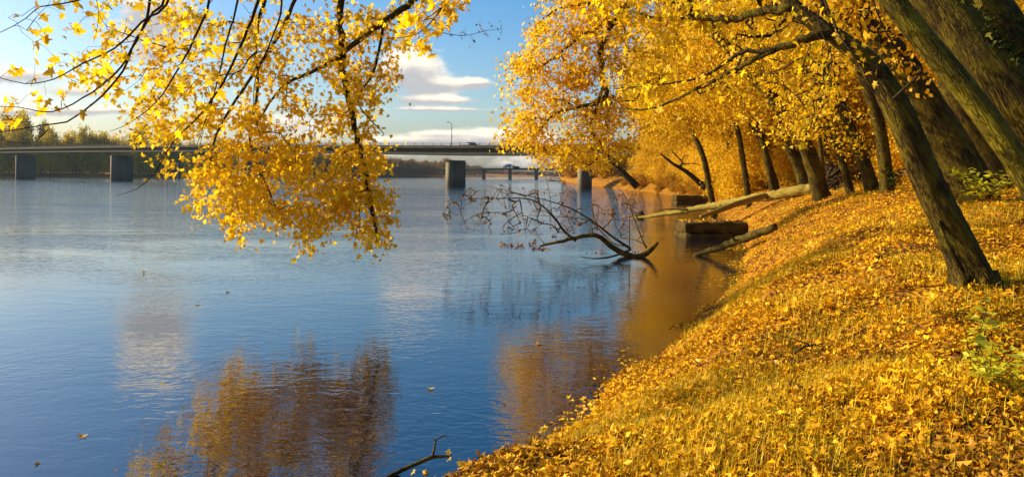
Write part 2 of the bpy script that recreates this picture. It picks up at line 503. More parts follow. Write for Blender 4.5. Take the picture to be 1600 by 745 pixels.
def ground_mat():
    m, t, out = newmat('leaf strewn earth')
    geo = t.new('ShaderNodeNewGeometry')
    vo = t.new('ShaderNodeTexVoronoi'); vo.inputs['Scale'].default_value = 13
    t.l.new(geo.outputs['Position'], vo.inputs['Vector'])
    hs = t.new('ShaderNodeSeparateColor'); t.l.new(vo.outputs['Color'], hs.inputs[0])
    big = t.noise(geo.outputs['Position'], .9, 4, .6)
    f = t.m('ADD', t.m('MULTIPLY', hs.outputs[0], .8), t.m('MULTIPLY', t.m('SUBTRACT', big, .5), 1.2), clamp=True)
    c = t.ramp(f, [(0, (.06, .025, .006)), (.3, (.22, .085, .006)), (.6, (.42, .18, .007)), (1, (.56, .28, .012))])
    b = t.new('ShaderNodeBsdfPrincipled'); t.l.new(c, b.inputs['Base Color']); b.inputs['Roughness'].default_value = .9
    b.inputs['Specular IOR Level'].default_value = .1
    bp = t.new('ShaderNodeBump'); bp.inputs['Distance'].default_value = .06
    t.l.new(vo.outputs['Distance'], bp.inputs['Height']); t.l.new(bp.outputs[0], b.inputs['Normal'])
    t.l.new(b.outputs[0], out.inputs[0])
    return m
GROUND = ground_mat()

# ------------------------------------------------------------------ terrain
SHORE = [(-7, -80), (-5.0, -10), (-3.6, 2), (-2.2, 6), tuple(PW(782, 745)[:2]), tuple(PW(868, 692)[:2]), tuple(PW(985, 600)[:2]), tuple(PW(1080, 528)[:2]),
         tuple(PW(1150, 458)[:2]), tuple(PW(1172, 425)[:2]), tuple(PW(1165, 395)[:2]), (12.3, 42), (14.5, 50), (17, 64), (20.5, 80), (27, 125), (28.5, 164),
         (27, 200), (27, 270), (30, 500), (48, 800), (140, 2300)]
FAR = [(115, 2300), (-90, 1900), (-105, 1250), (-235, 1000), (-330, 780), (-600, 720), (-1500, 520), (-1700, -80)]
RIV = np.array(SHORE + FAR)

def sdist(x, y):
    """positive on land, negative in the river; also whether the nearest bank is the near one"""
    x = np.asarray(x, float).ravel(); y = np.asarray(y, float).ravel()
    best = np.full(x.shape, 1e18); near = np.zeros(x.shape, bool)
    n = len(RIV)
    for i in range(n):
        a = RIV[i]; b = RIV[(i+1) % n]
        if i == n-1: continue
        ab = b-a
        t = np.clip(((x-a[0])*ab[0] + (y-a[1])*ab[1])/(ab@ab), 0, 1)
        d = (x-a[0]-t*ab[0])**2 + (y-a[1]-t*ab[1])**2
        u = d < best
        best[u] = d[u]; near[u] = i < len(SHORE)-1
    ins = in_poly(np.stack([x, y], 1), RIV)
    d = np.sqrt(best)
    return np.where(ins, -d, d), near

def ground_z(x, y):
    x = np.asarray(x, float); y = np.asarray(y, float)
    d, near = sdist(x, y)
    xr, yr = x.ravel(), y.ravel()
    wig = (vnoise(xr*.7, yr*.7, 3)-.5)*.9*np.exp(-((yr-20)/60)**2)
    dd = d + np.where(near, wig*np.clip(1-np.abs(d)/3, 0, 1), 0)
    A = np.interp(yr, [-60, 0, 10, 24, 50, 120, 4000], [1.72, 1.75, 2.05, 2.85, 3.0, 3.05, 3.2])
    z = A*(1-np.exp(-np.maximum(dd, 0)/2.6)) + (vnoise(xr*1.3, yr*1.3, 1)-.5)*.24*np.clip(dd, 0, 1) *np.clip((120-yr)/60, .15, 1) + (vnoise(xr*3.3, yr*3.3, 4)-.5)*.10*np.clip(dd, 0, 1)*(yr < 45) + (vnoise(xr*.35, yr*.35, 2)-.5)*.35*np.clip(dd/4, 0, 1)*np.clip((xr*xr+yr*yr)/60, 0, 1)
    far = 3.0*(1-np.exp(-np.maximum(d, 0)/6)) + np.clip((d-30)*.035, 0, 14)
    z = np.where(near, z, far)
    z = np.where(dd < 0, np.maximum(dd*.45, -3), z)
    return z.reshape(x.shape)

def gz(x, y):
    return float(ground_z(np.array([x]), np.array([y]))[0])

def hit(px, py, y0=3.0, y1=200.0):
    """first point of the bank seen through a photo position"""
    a, b = ray(px, py)
    Y = np.geomspace(y0, y1, 1500)
    z = H + b*Y
    g = ground_z(a*Y, Y)
    k = np.argmax(g > z)
    return np.array((a*Y[k], Y[k], g[k]))

xs = np.unique(np.concatenate([np.linspace(-12, 24, 150), np.linspace(24, 90, 60), np.geomspace(90, 2600, 40), -np.geomspace(12, 2800, 60)]))
ys = np.unique(np.concatenate([np.linspace(-90, 0, 12), np.linspace(0, 40, 150), np.linspace(40, 120, 90), np.geomspace(120, 4200, 110)]))
gx, gy = np.meshgrid(xs, ys)
gzz = ground_z(gx, gy)
mb = MB()
nx, ny = len(xs), len(ys)
i = np.arange(ny-1)[:, None]*nx; j = np.arange(nx-1)[None]
mb.add(np.stack([gx, gy, gzz], -1).reshape(-1, 3), [np.stack([i+j, i+j+1, i+nx+j+1, i+nx+j], -1).reshape(-1, 4)])
tag(mb.build('ground', GROUND, smooth=True), 'leaf covered river bank and far shores', 'ground', kind='structure')
mb = MB()
mb.add([(-2800, -90, 0), (2600, -90, 0), (2600, 4200, 0), (-2800, 4200, 0)], [np.array([(0, 1, 2, 3)])])
tag(mb.build('water', WATER), 'rippled blue river reflecting sky and golden trees', 'water', kind='structure')

# ------------------------------------------------------------------ trees
def chains_to(mb, ch, big=6, small=3, thr=0.02):
    for p, r in ch:
        tube(mb, p, r, big if r[0] > thr else (4 if r[0] > thr*.4 else small), cap=False)

def tip_leaves(mb, ch, rng, per, spread, size, tpl, frac=(0.35, 1.0), mode='hang'):
    pos = []
    for p, r in ch:
        k = max(1, int(rng.poisson(per)))
        t = rng.uniform(frac[0], frac[1], k)*(len(p)-1)
        a = np.floor(t).astype(int).clip(0, len(p)-2); f = (t-a)[:, None]
        q = p[a]*(1-f) + p[a+1]*f
        pos.append(q + rng.normal(size=(k, 3))*spread*np.array((1, 1, .8)))
    pos = np.concatenate(pos)
    leaves(mb, pos, size*rng.uniform(.6, 1.25, len(pos)), rng, tpl, mode, curl=.25)

def ellipsoid_pts(n, c, r, rng, hollow=0.3):
    u = rng.normal(size=(n, 3)); u /= np.linalg.norm(u, axis=1)[:, None]
    return np.array(c) + u*(rng.uniform(hollow**3, 1, n)**(1/3))[:, None]*np.array(r)

def clumpy(pts, rng, cell, keep, seed):
    """drop points where a coarse noise is low, so that the crown has gaps"""
    v = vnoise(pts[:, 0]/cell + 31, pts[:, 2]/cell + pts[:, 1]/cell*.7 + 17, seed)
    return pts[v > keep]

rng = np.random.default_rng(7)

def woodland_proto(seed, h, rx, zc, rz, n, per, size, leafmat, tpl='diam', spread=.55, lean=0.0):
    """one tree standing at the origin"""
    r = np.random.default_rng(seed)
    t = bpy.data.objects.new('maple_tree', None); COL.objects.link(t)
    path = [(0, 0, -.3), (lean*.15 + r.normal()*.1, r.normal()*.1, h*.25), (lean*.45 + r.normal()*.25, r.normal()*.2, h*.5), (lean*.8 + r.normal()*.4, r.normal()*.3, h*.75), (lean + r.normal()*.5, 0, h*.95)]
    pp, rr = smooth_path(path, [h*.016, h*.0125, h*.010, h*.0065, h*.003], .5)
    m = MB(); tube(m, pp, rr, 8, .06, r, (.5, .35, 1.))
    m2 = MB()
    at = ellipsoid_pts(n, (lean*.7, 0, zc), (rx, rx*.85, rz), r, .25)
    at = clumpy(at, r, 1.6, .25, seed)
    ch = colonize(pp[2:], rr[2:], at, r, .8, .04, .012, .5, .08)
    chains_to(m, ch, 5, 3, .04)
    m.build('trunk', TWIG if leafmat is not BUSH else BARK, t, True)
    tip_leaves(m2, ch, r, per, spread, size, tpl, (.3, 1.05))
    m2.build('crown', leafmat, t)
    return t

def copy_tree(src, loc, rz, s, sz=None, label=None, cat='tree', group=None, name=None):
    c = src.copy(); COL.objects.link(c)
    if name: c.name = name
    c.location = loc; c.rotation_euler = (0, 0, rz); c.scale = (s, s, sz or s)
    tag(c, label, cat, group)
    for ch in list(src.children):
        k = ch.copy(); COL.objects.link(k); k.parent = c
    return c

def kill(t):
    for c in list(t.children): bpy.data.objects.remove(c)
    bpy.data.objects.remove(t)

# woodland behind: crowns that start low and make the golden wall
protos = [woodland_proto(11, 12, 4.2, 6.6, 5.2, 230, 95, .19, WALL), woodland_proto(12, 14, 3.8, 7.5, 6.0, 230, 95, .19, WALL, lean=-1.5),
          woodland_proto(13, 10, 4.4, 5.2, 4.4, 220, 95, .19, WALL), woodland_proto(14, 13, 4.6, 6.4, 5.8, 250, 95, .18, WALL, lean=-1.0)]
lean = woodland_proto(16, 13, 5.0, 7.9, 4.3, 250, 95, .18, WALL, lean=-7.5)
low = woodland_proto(15, 4.0, 2.4, 2.1, 1.95, 110, 75, .15, WALL, spread=.38)
WG = 'golden trees of the bank woodland'
zones = [
    # (label, list of (X, Y, proto, scale))
    ('golden maples on the bank behind the pale log', [(22, 56, 0, 1.), (26, 60, 1, 1.1), (24.5, 66, 2, 1.1), (29, 58, 3, 1.), (21.5, 72, 3, .95)]),
    ('golden maples on the bank above the far concrete blocks', [(26, 84, 1, 1.), (28, 92, 0, 1.1), (31, 100, 3, 1.2), (30.5, 112, 2, 1.1), (25, 76, 2, 1.)]),
    ('golden maples far along the bank near the bridge end', [(31, 128, 0, 1.2), (32, 143, 1, 1.2), (31.5, 160, 3, 1.15), (31, 178, 2, 1.2), (34, 196, 0, 1.2), (40, 150, 1, 1.4)]),
    ('golden maples in the wood behind the leaning trunks', [(30, 44, 1, 1.1), (34, 50, 0, 1.2), (38, 56, 3, 1.2), (26.5, 47, 2, 1.1), (31, 36, 3, 1.1), (36, 42, 1, 1.3), (25, 40, 2, .95), (42, 48, 0, 1.3), (46, 60, 2, 1.5), (34, 68, 1, 1.4), (40, 74, 3, 1.5),
        (23, 30, 2, .9), (28, 31, 0, 1.), (33, 30, 1, 1.1), (38, 33, 3, 1.2), (24, 24, 3, .85), (30, 24, 2, 1.)]),
    ('tall golden maples rising behind the front row', [(36, 88, 1, 1.5), (40, 104, 0, 1.6), (44, 124, 3, 1.7), (50, 90, 2, 1.7), (54, 72, 0, 1.7), (58, 110, 1, 1.8)]),
]
ORDZ = ['leftmost', 'second', 'third', 'fourth', 'fifth', 'sixth', 'seventh', 'eighth', 'ninth', 'tenth', 'eleventh', 'twelfth', 'thirteenth', 'fourteenth', 'fifteenth', 'sixteenth', 'seventeenth']
for lab0, lst in zones:
    for n0, (X, Y, k, s) in enumerate(sorted(lst, key=lambda q: q[0]/q[1])):
        lab = (ORDZ[n0] + (' of the ' if n0 == 0 else ' from the left of the ') + lab0)
        copy_tree(protos[k], (X, Y, gz(X, Y)-.1), rng.uniform(0, 6.28) if k in (0, 2) else rng.uniform(-.6, .6), s, s*rng.uniform(.95, 1.15), lab, 'tree', WG)
for k in range(120):
    Y = rng.uniform(36, 215)**1.0; X = np.interp(Y, [36, 50, 64, 80, 125, 165, 215], [19, 22, 22, 25, 29.5, 31, 30]) + abs(rng.normal())*(3 + Y*.05)
    s_ = rng.uniform(.6, 1.15)*(1 if Y < 70 else 1.25 + (Y-70)/200)
    if 44 < Y < 60 and X < 26: continue
    lab = 'low golden understorey bush ' + ('behind the leaning trunks' if Y < 55 else ('behind the fallen pale log' if Y < 85 else 'along the distant bank'))
    copy_tree(low, (X, Y, gz(X, Y)-.25), rng.uniform(0, 6.28), s_, None, lab, 'bush', 'golden understorey bushes', name='understorey_bush')
ORD = ['', 'second ', 'third ', 'fourth ', 'fifth ', 'sixth ', 'seventh ', 'eighth ', 'ninth ', 'tenth ', 'eleventh ', 'twelfth ']
LN = [(20.5, 53, 1.1, .25), (20.0, 60, 1.2, -.15), (22.5, 67, 1.25, .3), (22.8, 78, 1.25, -.2), (27.5, 94, 1.35, .1), (29, 108, 1.3, -.3)]
for k, (X, Y, sc_, rz_) in enumerate(sorted(LN, key=lambda q: q[0]/q[1])):
    lab = ('leftmost of the golden maples leaning far out over the water' if k == 0 else ORD[k] + 'from the left of the golden maples leaning far out over the water')
    copy_tree(lean, (X, Y, gz(X, Y)-.2), rz_, sc_, sc_*1.02, lab, 'tree', WG)
for k in range(52):
    Y = rng.uniform(62, 125); X = np.interp(Y, [50, 64, 80, 125], [15.5, 19, 22, 28.5]) + abs(rng.normal())*2.5 - (.5 if Y > 66 else -1.5)
    s_ = rng.uniform(.8, 1.45)
    copy_tree(low, (X, Y, gz(X, Y)-.25), rng.uniform(0, 6.28), s_, s_*rng.uniform(.9, 1.3), 'low golden understorey bush behind the fallen pale log', 'bush', 'golden understorey bushes', name='understorey_bush')
for t in protos + [low, lean]: kill(t)

def custom_tree(name, label, trunk, rad, limbs, seed, mat=BARK, group=None, crown=None, sides=16, rough=.06, flare=None, step=.3, leafmat=GOLD, tip=.004, expo=.5, chainstep=.35, sag=.05, parts=None, cat='tree'):
    """trunk: points; limbs: list of (points, radii); crown: dict of attractors and leaf settings"""
    r = np.random.default_rng(seed)
    trunk = np.asarray(trunk, float)
    t = empty(name, trunk[0], label, cat, group)
    pp, rr = smooth_path(trunk, rad, step)
    m = MB(); tube(m, pp, rr, sides, rough, r, flare)
    m.build('trunk', mat, t, True)
    sp_, sr_ = [pp[len(pp)//3:]], [rr[len(rr)//3:]]
    for lp, lr in limbs:
        q, qr = smooth_path(lp, lr, min(step, .25))
        q = q.copy()
        jit = r.normal(size=q.shape)*qr[:, None]*.45
        jit[0] = 0
        q += np.cumsum(jit, 0)*.12 + jit*.5
        m = MB(); tube(m, q, qr, 10 if qr[0] > .05 else 6, .05, r)
        m.build('limb', mat if qr[0] > .06 else TWIG, t, True)
        sp_.append(q); sr_.append(qr)
    if crown:
        for c in (crown if isinstance(crown, list) else [crown]):
            base = np.concatenate(sp_ if not c.get('limbs') else [sp_[k] for k in c['limbs']])
            br = np.concatenate(sr_ if not c.get('limbs') else [sr_[k] for k in c['limbs']])
            ch = colonize(base, br, c['attr'], r, chainstep, c.get('sag', sag), c.get('tip', tip), expo, c.get('jit', .06), c.get('down', 0.))
            m = MB(); chains_to(m, ch, 5, 3, .02); m.build('twigs', TWIG, t, True)
            m = MB(); tip_leaves(m, ch, r, c['per'], c['spread'], c['size'], c.get('tpl', 'star'), c.get('frac', (.35, 1.05)))
            m.build('leaves', c.get('mat', leafmat), t)
    return t

def poly_attr(poly, n, Yf, seed, cell=None, keep=.3, extra=0):
    """points inside an outline of the photo, each at its own true distance"""
    r = np.random.default_rng(seed)
    poly = np.array(poly, float)
    lo, hi = poly.min(0), poly.max(0)
    out = []
    while sum(len(o) for o in out) < n:
        q = r.uniform(lo, hi, (n*2, 2)); q = q[in_poly(q, poly)]
        if cell is not None:
            q = q[vnoise(q[:, 0]/cell, q[:, 1]/cell, seed) + .25*r.normal(size=len(q))*.6 > keep]
        out.append(q)
    q = np.concatenate(out)[:n]
    return np.array([P(a, b, Yf(a, b) + r.normal()*extra) for a, b in q])

# --- the huge tree at the top right: its boughs reach over the river and hang at the left
LG = None
hangY = lambda a, b: 20.0 + (a-400)*.002
bough_main = [(6.2, 12.5, 9.5), (3.5, 14.5, 10.2), (0.5, 17.0, 9.6), P(668, -30, 19.5), P(640, 5, 19.6), P(560, 62, 19.8), P(505, 102, 20), P(440, 135, 20), P(400, 190, 20)]
bough_down = [P(560, -140, 19.4), P(538, -30, 19.8), P(533, 45, 20), P(537, 110, 20), P(548, 170, 20), P(562, 235, 20), P(575, 290, 20.1), P(585, 340, 20.2), P(592, 385, 20.2)]
bough_left = [P(520, -120, 19.6), P(470, -20, 20), P(440, 50, 20), P(395, 120, 20), P(350, 190, 20), P(330, 250, 20), P(345, 310, 20)]
bough_b = [P(430, -80, 20), P(400, 60, 20.5), P(402, 140, 20.5), P(390, 220, 20.4), P(420, 300, 20.4), P(440, 350, 20.3)]
bough_c = [P(600, 35, 19.9), P(585, 110, 19.6), P(560, 160, 19.5), P(600, 210, 19.5)]
conn = [(3.5, 14.5, 10.2), (0.4, 17.5, 9.8), P(600, -230, 19), P(560, -140, 19.4)]
conn2 = [(0.4, 17.5, 9.8), P(560, -210, 19), P(520, -120, 19.6)]
conn3 = [P(560, -210, 19), P(480, -160, 19.6), P(430, -80, 20)]
polyA = [(90, 40), (190, -30), (760, -30), (735, 15), (690, 40), (672, 90), (650, 130), (628, 165), (600, 200), (618, 240), (600, 280), (640, 300), (612, 340), (598, 400), (560, 388), (520, 372), (470, 398),
         (440, 370), (400, 388), (372, 395), (350, 345), (310, 348), (285, 300), (300, 265), (240, 262), (190, 215), (170, 150), (110, 130)]
dense = [(250, 20), (640, 20), (610, 130), (585, 180), (570, 260), (615, 300), (600, 385), (500, 360), (440, 350), (375, 385), (330, 340), (290, 300), (330, 240), (230, 200), (220, 90)]
lower = [(300, 255), (420, 215), (590, 240), (612, 300), (620, 335), (598, 402), (540, 370), (470, 396), (425, 365), (370, 395), (350, 335), (312, 345), (282, 305)]
atA = np.concatenate([poly_attr(polyA, 310, hangY, 21, 60, .38, .8), poly_attr(dense, 380, hangY, 22, 26, .54, .9), poly_attr(lower, 190, hangY, 23, 22, .56, .8)])
big_trunk = [P(1790, 440, 11.5), P(1700, 300, 11.5), P(1580, 150, 11.6), P(1490, 35, 11.8), P(1400, -80, 12.2), (6.2, 12.5, 9.5), (4.2, 12.8, 12.5)]
big_trunk[0][2] = gz(big_trunk[0][0], big_trunk[0][1]) - .3
big = custom_tree('maple_tree', 'huge ivy-grown maple across the top right corner, golden boughs hanging over the river',
    big_trunk, [.50, .40, .36, .34, .32, .27, .2],
    [(bough_main, [.20, .17, .13, .10, .085, .07, .055, .035, .02]), (bough_down, [.11, .09, .085, .08, .075, .07, .065, .055, .03]), (bough_left, [.07, .05, .045, .04, .03, .022, .012]),
     (bough_b, [.06, .045, .04, .03, .022, .012]), (bough_c, [.04, .03, .02, .01]), (conn, [.16, .15, .13, .11]), (conn2, [.12, .09, .07]), (conn3, [.08, .07, .06])],
    101, BARK, None, {'attr': atA, 'per': 14, 'spread': .18, 'size': .138, 'down': 1.6, 'tpl': 'maple', 'limbs': [1, 2, 3, 4, 5], 'tip': .0035, 'sag': .05}, sides=28, rough=.05, flare=(.8, .5, 1.), step=.18)
# second stem of the same tree and its ivy
m = MB()
q, qr = smooth_path([P(1640, 235, 11.7), P(1610, 120, 12.0), P(1560, 30, 12.3), P(1530, -60, 12.6), (7.4, 13, 8.6)], [.35, .34, .30, .27, .2], .2)
tube(m, q, qr, 20, .05, rng); m.build('fork_stem', BARK, big, True)
m = MB(); pos = []
r_ = np.random.default_rng(5)
pp, rr = smooth_path(big_trunk, [.50, .40, .36, .34, .32, .27, .2], .1)
pass
for src, srr, n in ((pp, rr, 6500), (q, qr, 2600)):
    k = r_.integers(0, len(src)-1, n); u = r_.normal(size=(n, 3)); u[:, 2] = np.abs(u[:, 2])*.8 + .15; u[:, 0] = np.abs(u[:, 0])*.9 - .15
    u /= np.linalg.norm(u, axis=1)[:, None]
    pos.append(src[k] + u*(srr[k]*r_.uniform(.95, 1.3, n))[:, None])
pos = np.concatenate(pos); pos = pos[vnoise(pos[:, 0]*2.2, pos[:, 2]*2.2, 9) > .42]
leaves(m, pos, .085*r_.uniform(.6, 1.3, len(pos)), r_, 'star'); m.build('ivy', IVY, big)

# --- the mossy leaning tree in front of it: slender near branches sweep to the left edge
YN = 8.6
def NP(pts, Y=YN): return [P(a, b, Y) for a, b in pts]
moss_trunk = [P(1745, 480, 8.6), P(1672, 372, 8.7), P(1590, 254, 8.8), P(1513, 146, 8.9), P(1400, 10, 9.1), P(1330, -90, 9.3), (2.3, 9.5, 8.0), (.2, 9.4, 9.2), (-1.6, 9.2, 9.8)]
moss_trunk[0][2] = gz(moss_trunk[0][0], moss_trunk[0][1]) - .25
root = np.array((-1.6, 9.2, 9.8)); hub = P(300, -260, 8.8); hub2 = P(400, -230, 8.9)
near = [
    ([root, P(560, -420, 9.0), hub, P(262, -20, 8.6), P(240, 20, YN), P(215, 60, YN), P(192, 112, YN), P(150, 160, YN), P(105, 190, YN), P(66, 196, YN), P(0, 206, YN), P(-60, 200, YN)], [0.0480, 0.0400, 0.0224, 0.0152, 0.0136, 0.0128, 0.0120, 0.0104, 0.0088, 0.0064, 0.0048, 0.0032]),
    ([hub, P(240, -30, YN), P(228, 30, YN), P(205, 78, YN), P(180, 115, YN), P(130, 152, YN), P(80, 174, YN), P(30, 167, YN), P(-20, 165, YN)], [0.0240, 0.0176, 0.0152, 0.0128, 0.0112, 0.0088, 0.0064, 0.0048, 0.0032]),
    ([hub, P(272, -20, 8.4), P(222, 35, 8.3), P(180, 75, 8.3), P(130, 100, 8.3), P(85, 124, 8.3), P(40, 131, 8.3), P(0, 122, 8.3), P(-40, 116, 8.3)], [0.0224, 0.0144, 0.0120, 0.0096, 0.0080, 0.0064, 0.0048, 0.0040, 0.0024]),
    ([hub, P(180, -90, 8.2), P(150, -12, 8.2), P(100, 6, 8.2), P(62, 12, 8.2), P(40, 30, 8.2), P(0, 52, 8.2), P(-40, 60, 8.2)], [0.0192, 0.0144, 0.0104, 0.0080, 0.0064, 0.0048, 0.0040, 0.0024]),
    ([P(75, 203, YN), P(58, 220, YN), P(30, 224, YN), P(-10, 215, YN)], [0.0064, 0.0048, 0.0032, 0.0024]),
    ([hub, P(330, -30, 8.8), P(305, 60, 8.8), P(272, 120, 8.8), P(245, 160, 8.8), P(205, 192, 8.8), P(172, 206, 8.8)], [0.0224, 0.0160, 0.0128, 0.0096, 0.0072, 0.0048, 0.0024]),
    ([hub2, P(405, -20, 9), P(382, 60, 9), P(350, 130, 9), P(312, 182, 9), P(272, 222, 9), P(243, 270, 9), P(215, 296, 9), P(182, 307, 9)], [0.0272, 0.0208, 0.0168, 0.0128, 0.0096, 0.0072, 0.0056, 0.0040, 0.0024]),
    ([hub2, P(375, -20, 9), P(352, 70, 9), P(333, 150, 9), P(306, 230, 9)], [0.0192, 0.0136, 0.0104, 0.0072, 0.0032]),
    ([hub2, P(440, -20, 9), P(425, 60, 9), P(400, 120, 9), P(395, 180, 9)], [0.0176, 0.0128, 0.0096, 0.0064, 0.0024]),
    ([root, P(560, -300, 9), hub2], [0.0400, 0.0320, 0.0272]),
    ([P(215, 60, YN), P(165, 40, YN), P(150, 10, YN)], [0.0048, 0.0032, 0.0016]),
    ([P(148, -20, 8.2), P(154, 30, 8.2), P(146, 66, 8.2)], [0.0048, 0.0032, 0.0016]),
    ([root, P(800, -260, 9.2), P(740, -80, 9.4), P(700, 0, 9.5), P(655, 52, 9.5), P(600, 62, 9.5)], [0.0400, 0.0240, 0.0128, 0.0088, 0.0056, 0.0024]),
    ([P(690, 12, 9.5), P(660, 40, 9.5), P(720, 56, 9.5), P(760, 48, 9.5), P(784, 46, 9.5)], [0.0064, 0.0048, 0.0040, 0.0024, 0.0016]),
]
polyN = [(0, 0), (250, -10), (230, 60), (205, 120), (150, 170), (90, 190), (0, 205), (0, 150), (30, 140), (0, 110), (60, 90), (20, 60)]
atN = poly_attr(polyN, 75, lambda a, b: 8.5, 31, None, 0, .25)
polyN2 = [(250, -10), (420, -10), (385, 120), (320, 200), (250, 260), (200, 200), (210, 110)]
atN2 = poly_attr(polyN2, 60, lambda a, b: 8.9, 32, None, 0, .25)
polyN3 = [(655, -20), (770, -20), (740, 15), (705, 30), (672, 60), (640, 90), (625, 40)]
atN3 = poly_attr(polyN3, 34, lambda a, b: 9.6, 33, None, 0, .2)
atN4 = poly_attr([(700, 30), (790, 30), (785, 60), (735, 75), (700, 65)], 16, lambda a, b: 9.5, 34, None, 0, .1)
custom_tree('maple_tree', 'mossy olive maple leaning in from the right edge, slender sparse branches reaching far left',
    moss_trunk, [.19, .155, .135, .13, .128, .125, .11, .09, .06], near, 102, BARKM, None,
    [{'attr': atN, 'per': 0.75, 'spread': .03, 'size': .13, 'tpl': 'maple', 'limbs': [1, 2, 3, 4, 5, 11, 12], 'tip': .0018, 'jit': .14, 'sag': .1, 'frac': (.8, 1.05)},
     {'attr': atN2, 'per': 1.3, 'spread': .06, 'size': .12, 'tpl': 'maple', 'limbs': [6, 7, 8, 9], 'tip': .0018, 'jit': .12, 'sag': .08},
     {'attr': atN3, 'per': 4, 'spread': .09, 'size': .12, 'tpl': 'maple', 'limbs': [13], 'tip': .002, 'jit': .12},
     {'attr': atN4, 'per': 2.2, 'spread': .03, 'size': .035, 'tpl': 'star', 'limbs': [14], 'tip': .0014, 'jit': .14, 'mat': DEADLEAF}],
    sides=28, rough=.05, flare=(.5, .5, 2.), step=.12, chainstep=.12)

# --- the dark leaning tree standing on the open bank
b1 = hit(1527, 447)
KNOBS = []
Y1 = b1[1]
t1 = [b1 + np.array((.04, 0, -.25)), P(1512, 410, Y1), P(1470, 325, Y1), P(1425, 225, Y1), P(1391, 150, Y1), P(1354, 97, Y1+.1), P(1300, 54, Y1+.2), P(1245, 14, Y1+.4), P(1190, -50, Y1+.6), P(1120, -140, Y1+.8)]
w = Y1/F
lone = custom_tree('maple_tree', 'dark leaning maple standing alone on the open leafy bank in the right foreground',
    t1, [31*w, 25*w, 23*w, 21.5*w, 20*w, 17*w, 13*w, 11.5*w, 10*w, 7*w],
    [([P(1240, 12, Y1+.4), P(1190, 20, Y1+.8), P(1142, 33, Y1+1.2), P(1090, 29, Y1+1.6), P(1030, 32, Y1+2), P(985, 20, Y1+2.3)], [.075, .06, .052, .045, .036, .016]),
     ([P(1300, 52, Y1+.2), P(1269, 60, Y1+.1), P(1213, 78, Y1+.3), P(1161, 102, Y1+.8), P(1100, 134, Y1+1.3), P(1050, 158, Y1+1.8), P(1010, 172, Y1+2), P(965, 170, Y1+2.4)], [.07, .06, .045, .036, .028, .02, .014, .006]),
     ([P(1213, 78, Y1+.3), P(1160, 82, Y1+.6), P(1100, 118, Y1+1), P(1040, 130, Y1+1.5), P(960, 138, Y1+2)], [.035, .028, .02, .013, .005]),
     ([P(1330, 75, Y1), P(1300, 40, Y1-.8), P(1280, -20, Y1-1.2)], [.03, .025, .02]),
     ([P(1280, -20, Y1-1.2), P(1310, 50, Y1-1.5), P(1340, 92, Y1-1.6), P(1365, 105, Y1-1.6), P(1382, 98, Y1-1.6)], [.018, .014, .010, .006, .003]),
     ([P(1300, -20, Y1-1), P(1278, 30, Y1-1.2), P(1300, 95, Y1-1.4), P(1275, 150, Y1-1.5)], [.012, .010, .006, .003]),
     ([P(1395, 155, Y1-.2), P(1440, 108, Y1-.6), P(1405, 84, Y1-.8), P(1370, 20, Y1-1), P(1360, -30, Y1-1)], [.022, .018, .012, .010, .008])],
    103, BARK, None,
    [{'attr': poly_attr([(960, -20), (1290, -20), (1330, 60), (1290, 110), (1200, 140), (1080, 190), (960, 190), (930, 110)], 150, lambda a, b: Y1+1.5, 41, None, 0, .5), 'per': 3.0, 'spread': .09, 'size': .10, 'tpl': 'maple', 'limbs': [1, 2, 3], 'tip': .0022, 'jit': .12},
     {'attr': poly_attr([(1230, -10), (1400, -10), (1420, 90), (1350, 160), (1250, 240)], 95, lambda a, b: Y1-1.1, 42, None, 0, .3), 'per': .45, 'spread': .04, 'size': .09, 'tpl': 'maple', 'limbs': [5, 6, 7], 'tip': .003, 'jit': .22},
     {'attr': poly_attr([(900, -10), (1130, -10), (1100, 50), (960, 70), (900, 60)], 70, lambda a, b: Y1+1.8, 43, None, 0, .3), 'per': 6, 'spread': .10, 'size': .11, 'tpl': 'maple', 'limbs': [1], 'tip': .0022, 'jit': .1}],
    sides=40, rough=.07, flare=(.32, 1.2, 3.2), step=.09, chainstep=.15)

m = MB(); r_ = np.random.default_rng(55)
q, qr = smooth_path([P(1466, 345, Y1-.12), P(1478, 378, Y1-.2), P(1492, 405, Y1-.25), P(1503, 428, Y1-.26), P(1504, 446, Y1-.27), P(1492, 460, Y1-.3)], [.02, .035, .04, .045, .05, .03], .05)
tube(m, q, qr, 10, .1, r_); m.build('root', BARK, lone, True)
for a, b, c in ((1560, 446, 1600), (1540, 452, 1548), (1515, 456, 1498)):
    m = MB(); q, qr = smooth_path([P(a-12, b-22, Y1-.1), P(a, b, Y1-.15), P(c, b+6, Y1-.2)+np.array((0, 0, -.06))], [.09, .07, .03], .05)
    tube(m, q, qr, 10, .12, r_); m.build('root', BARK, lone, True)

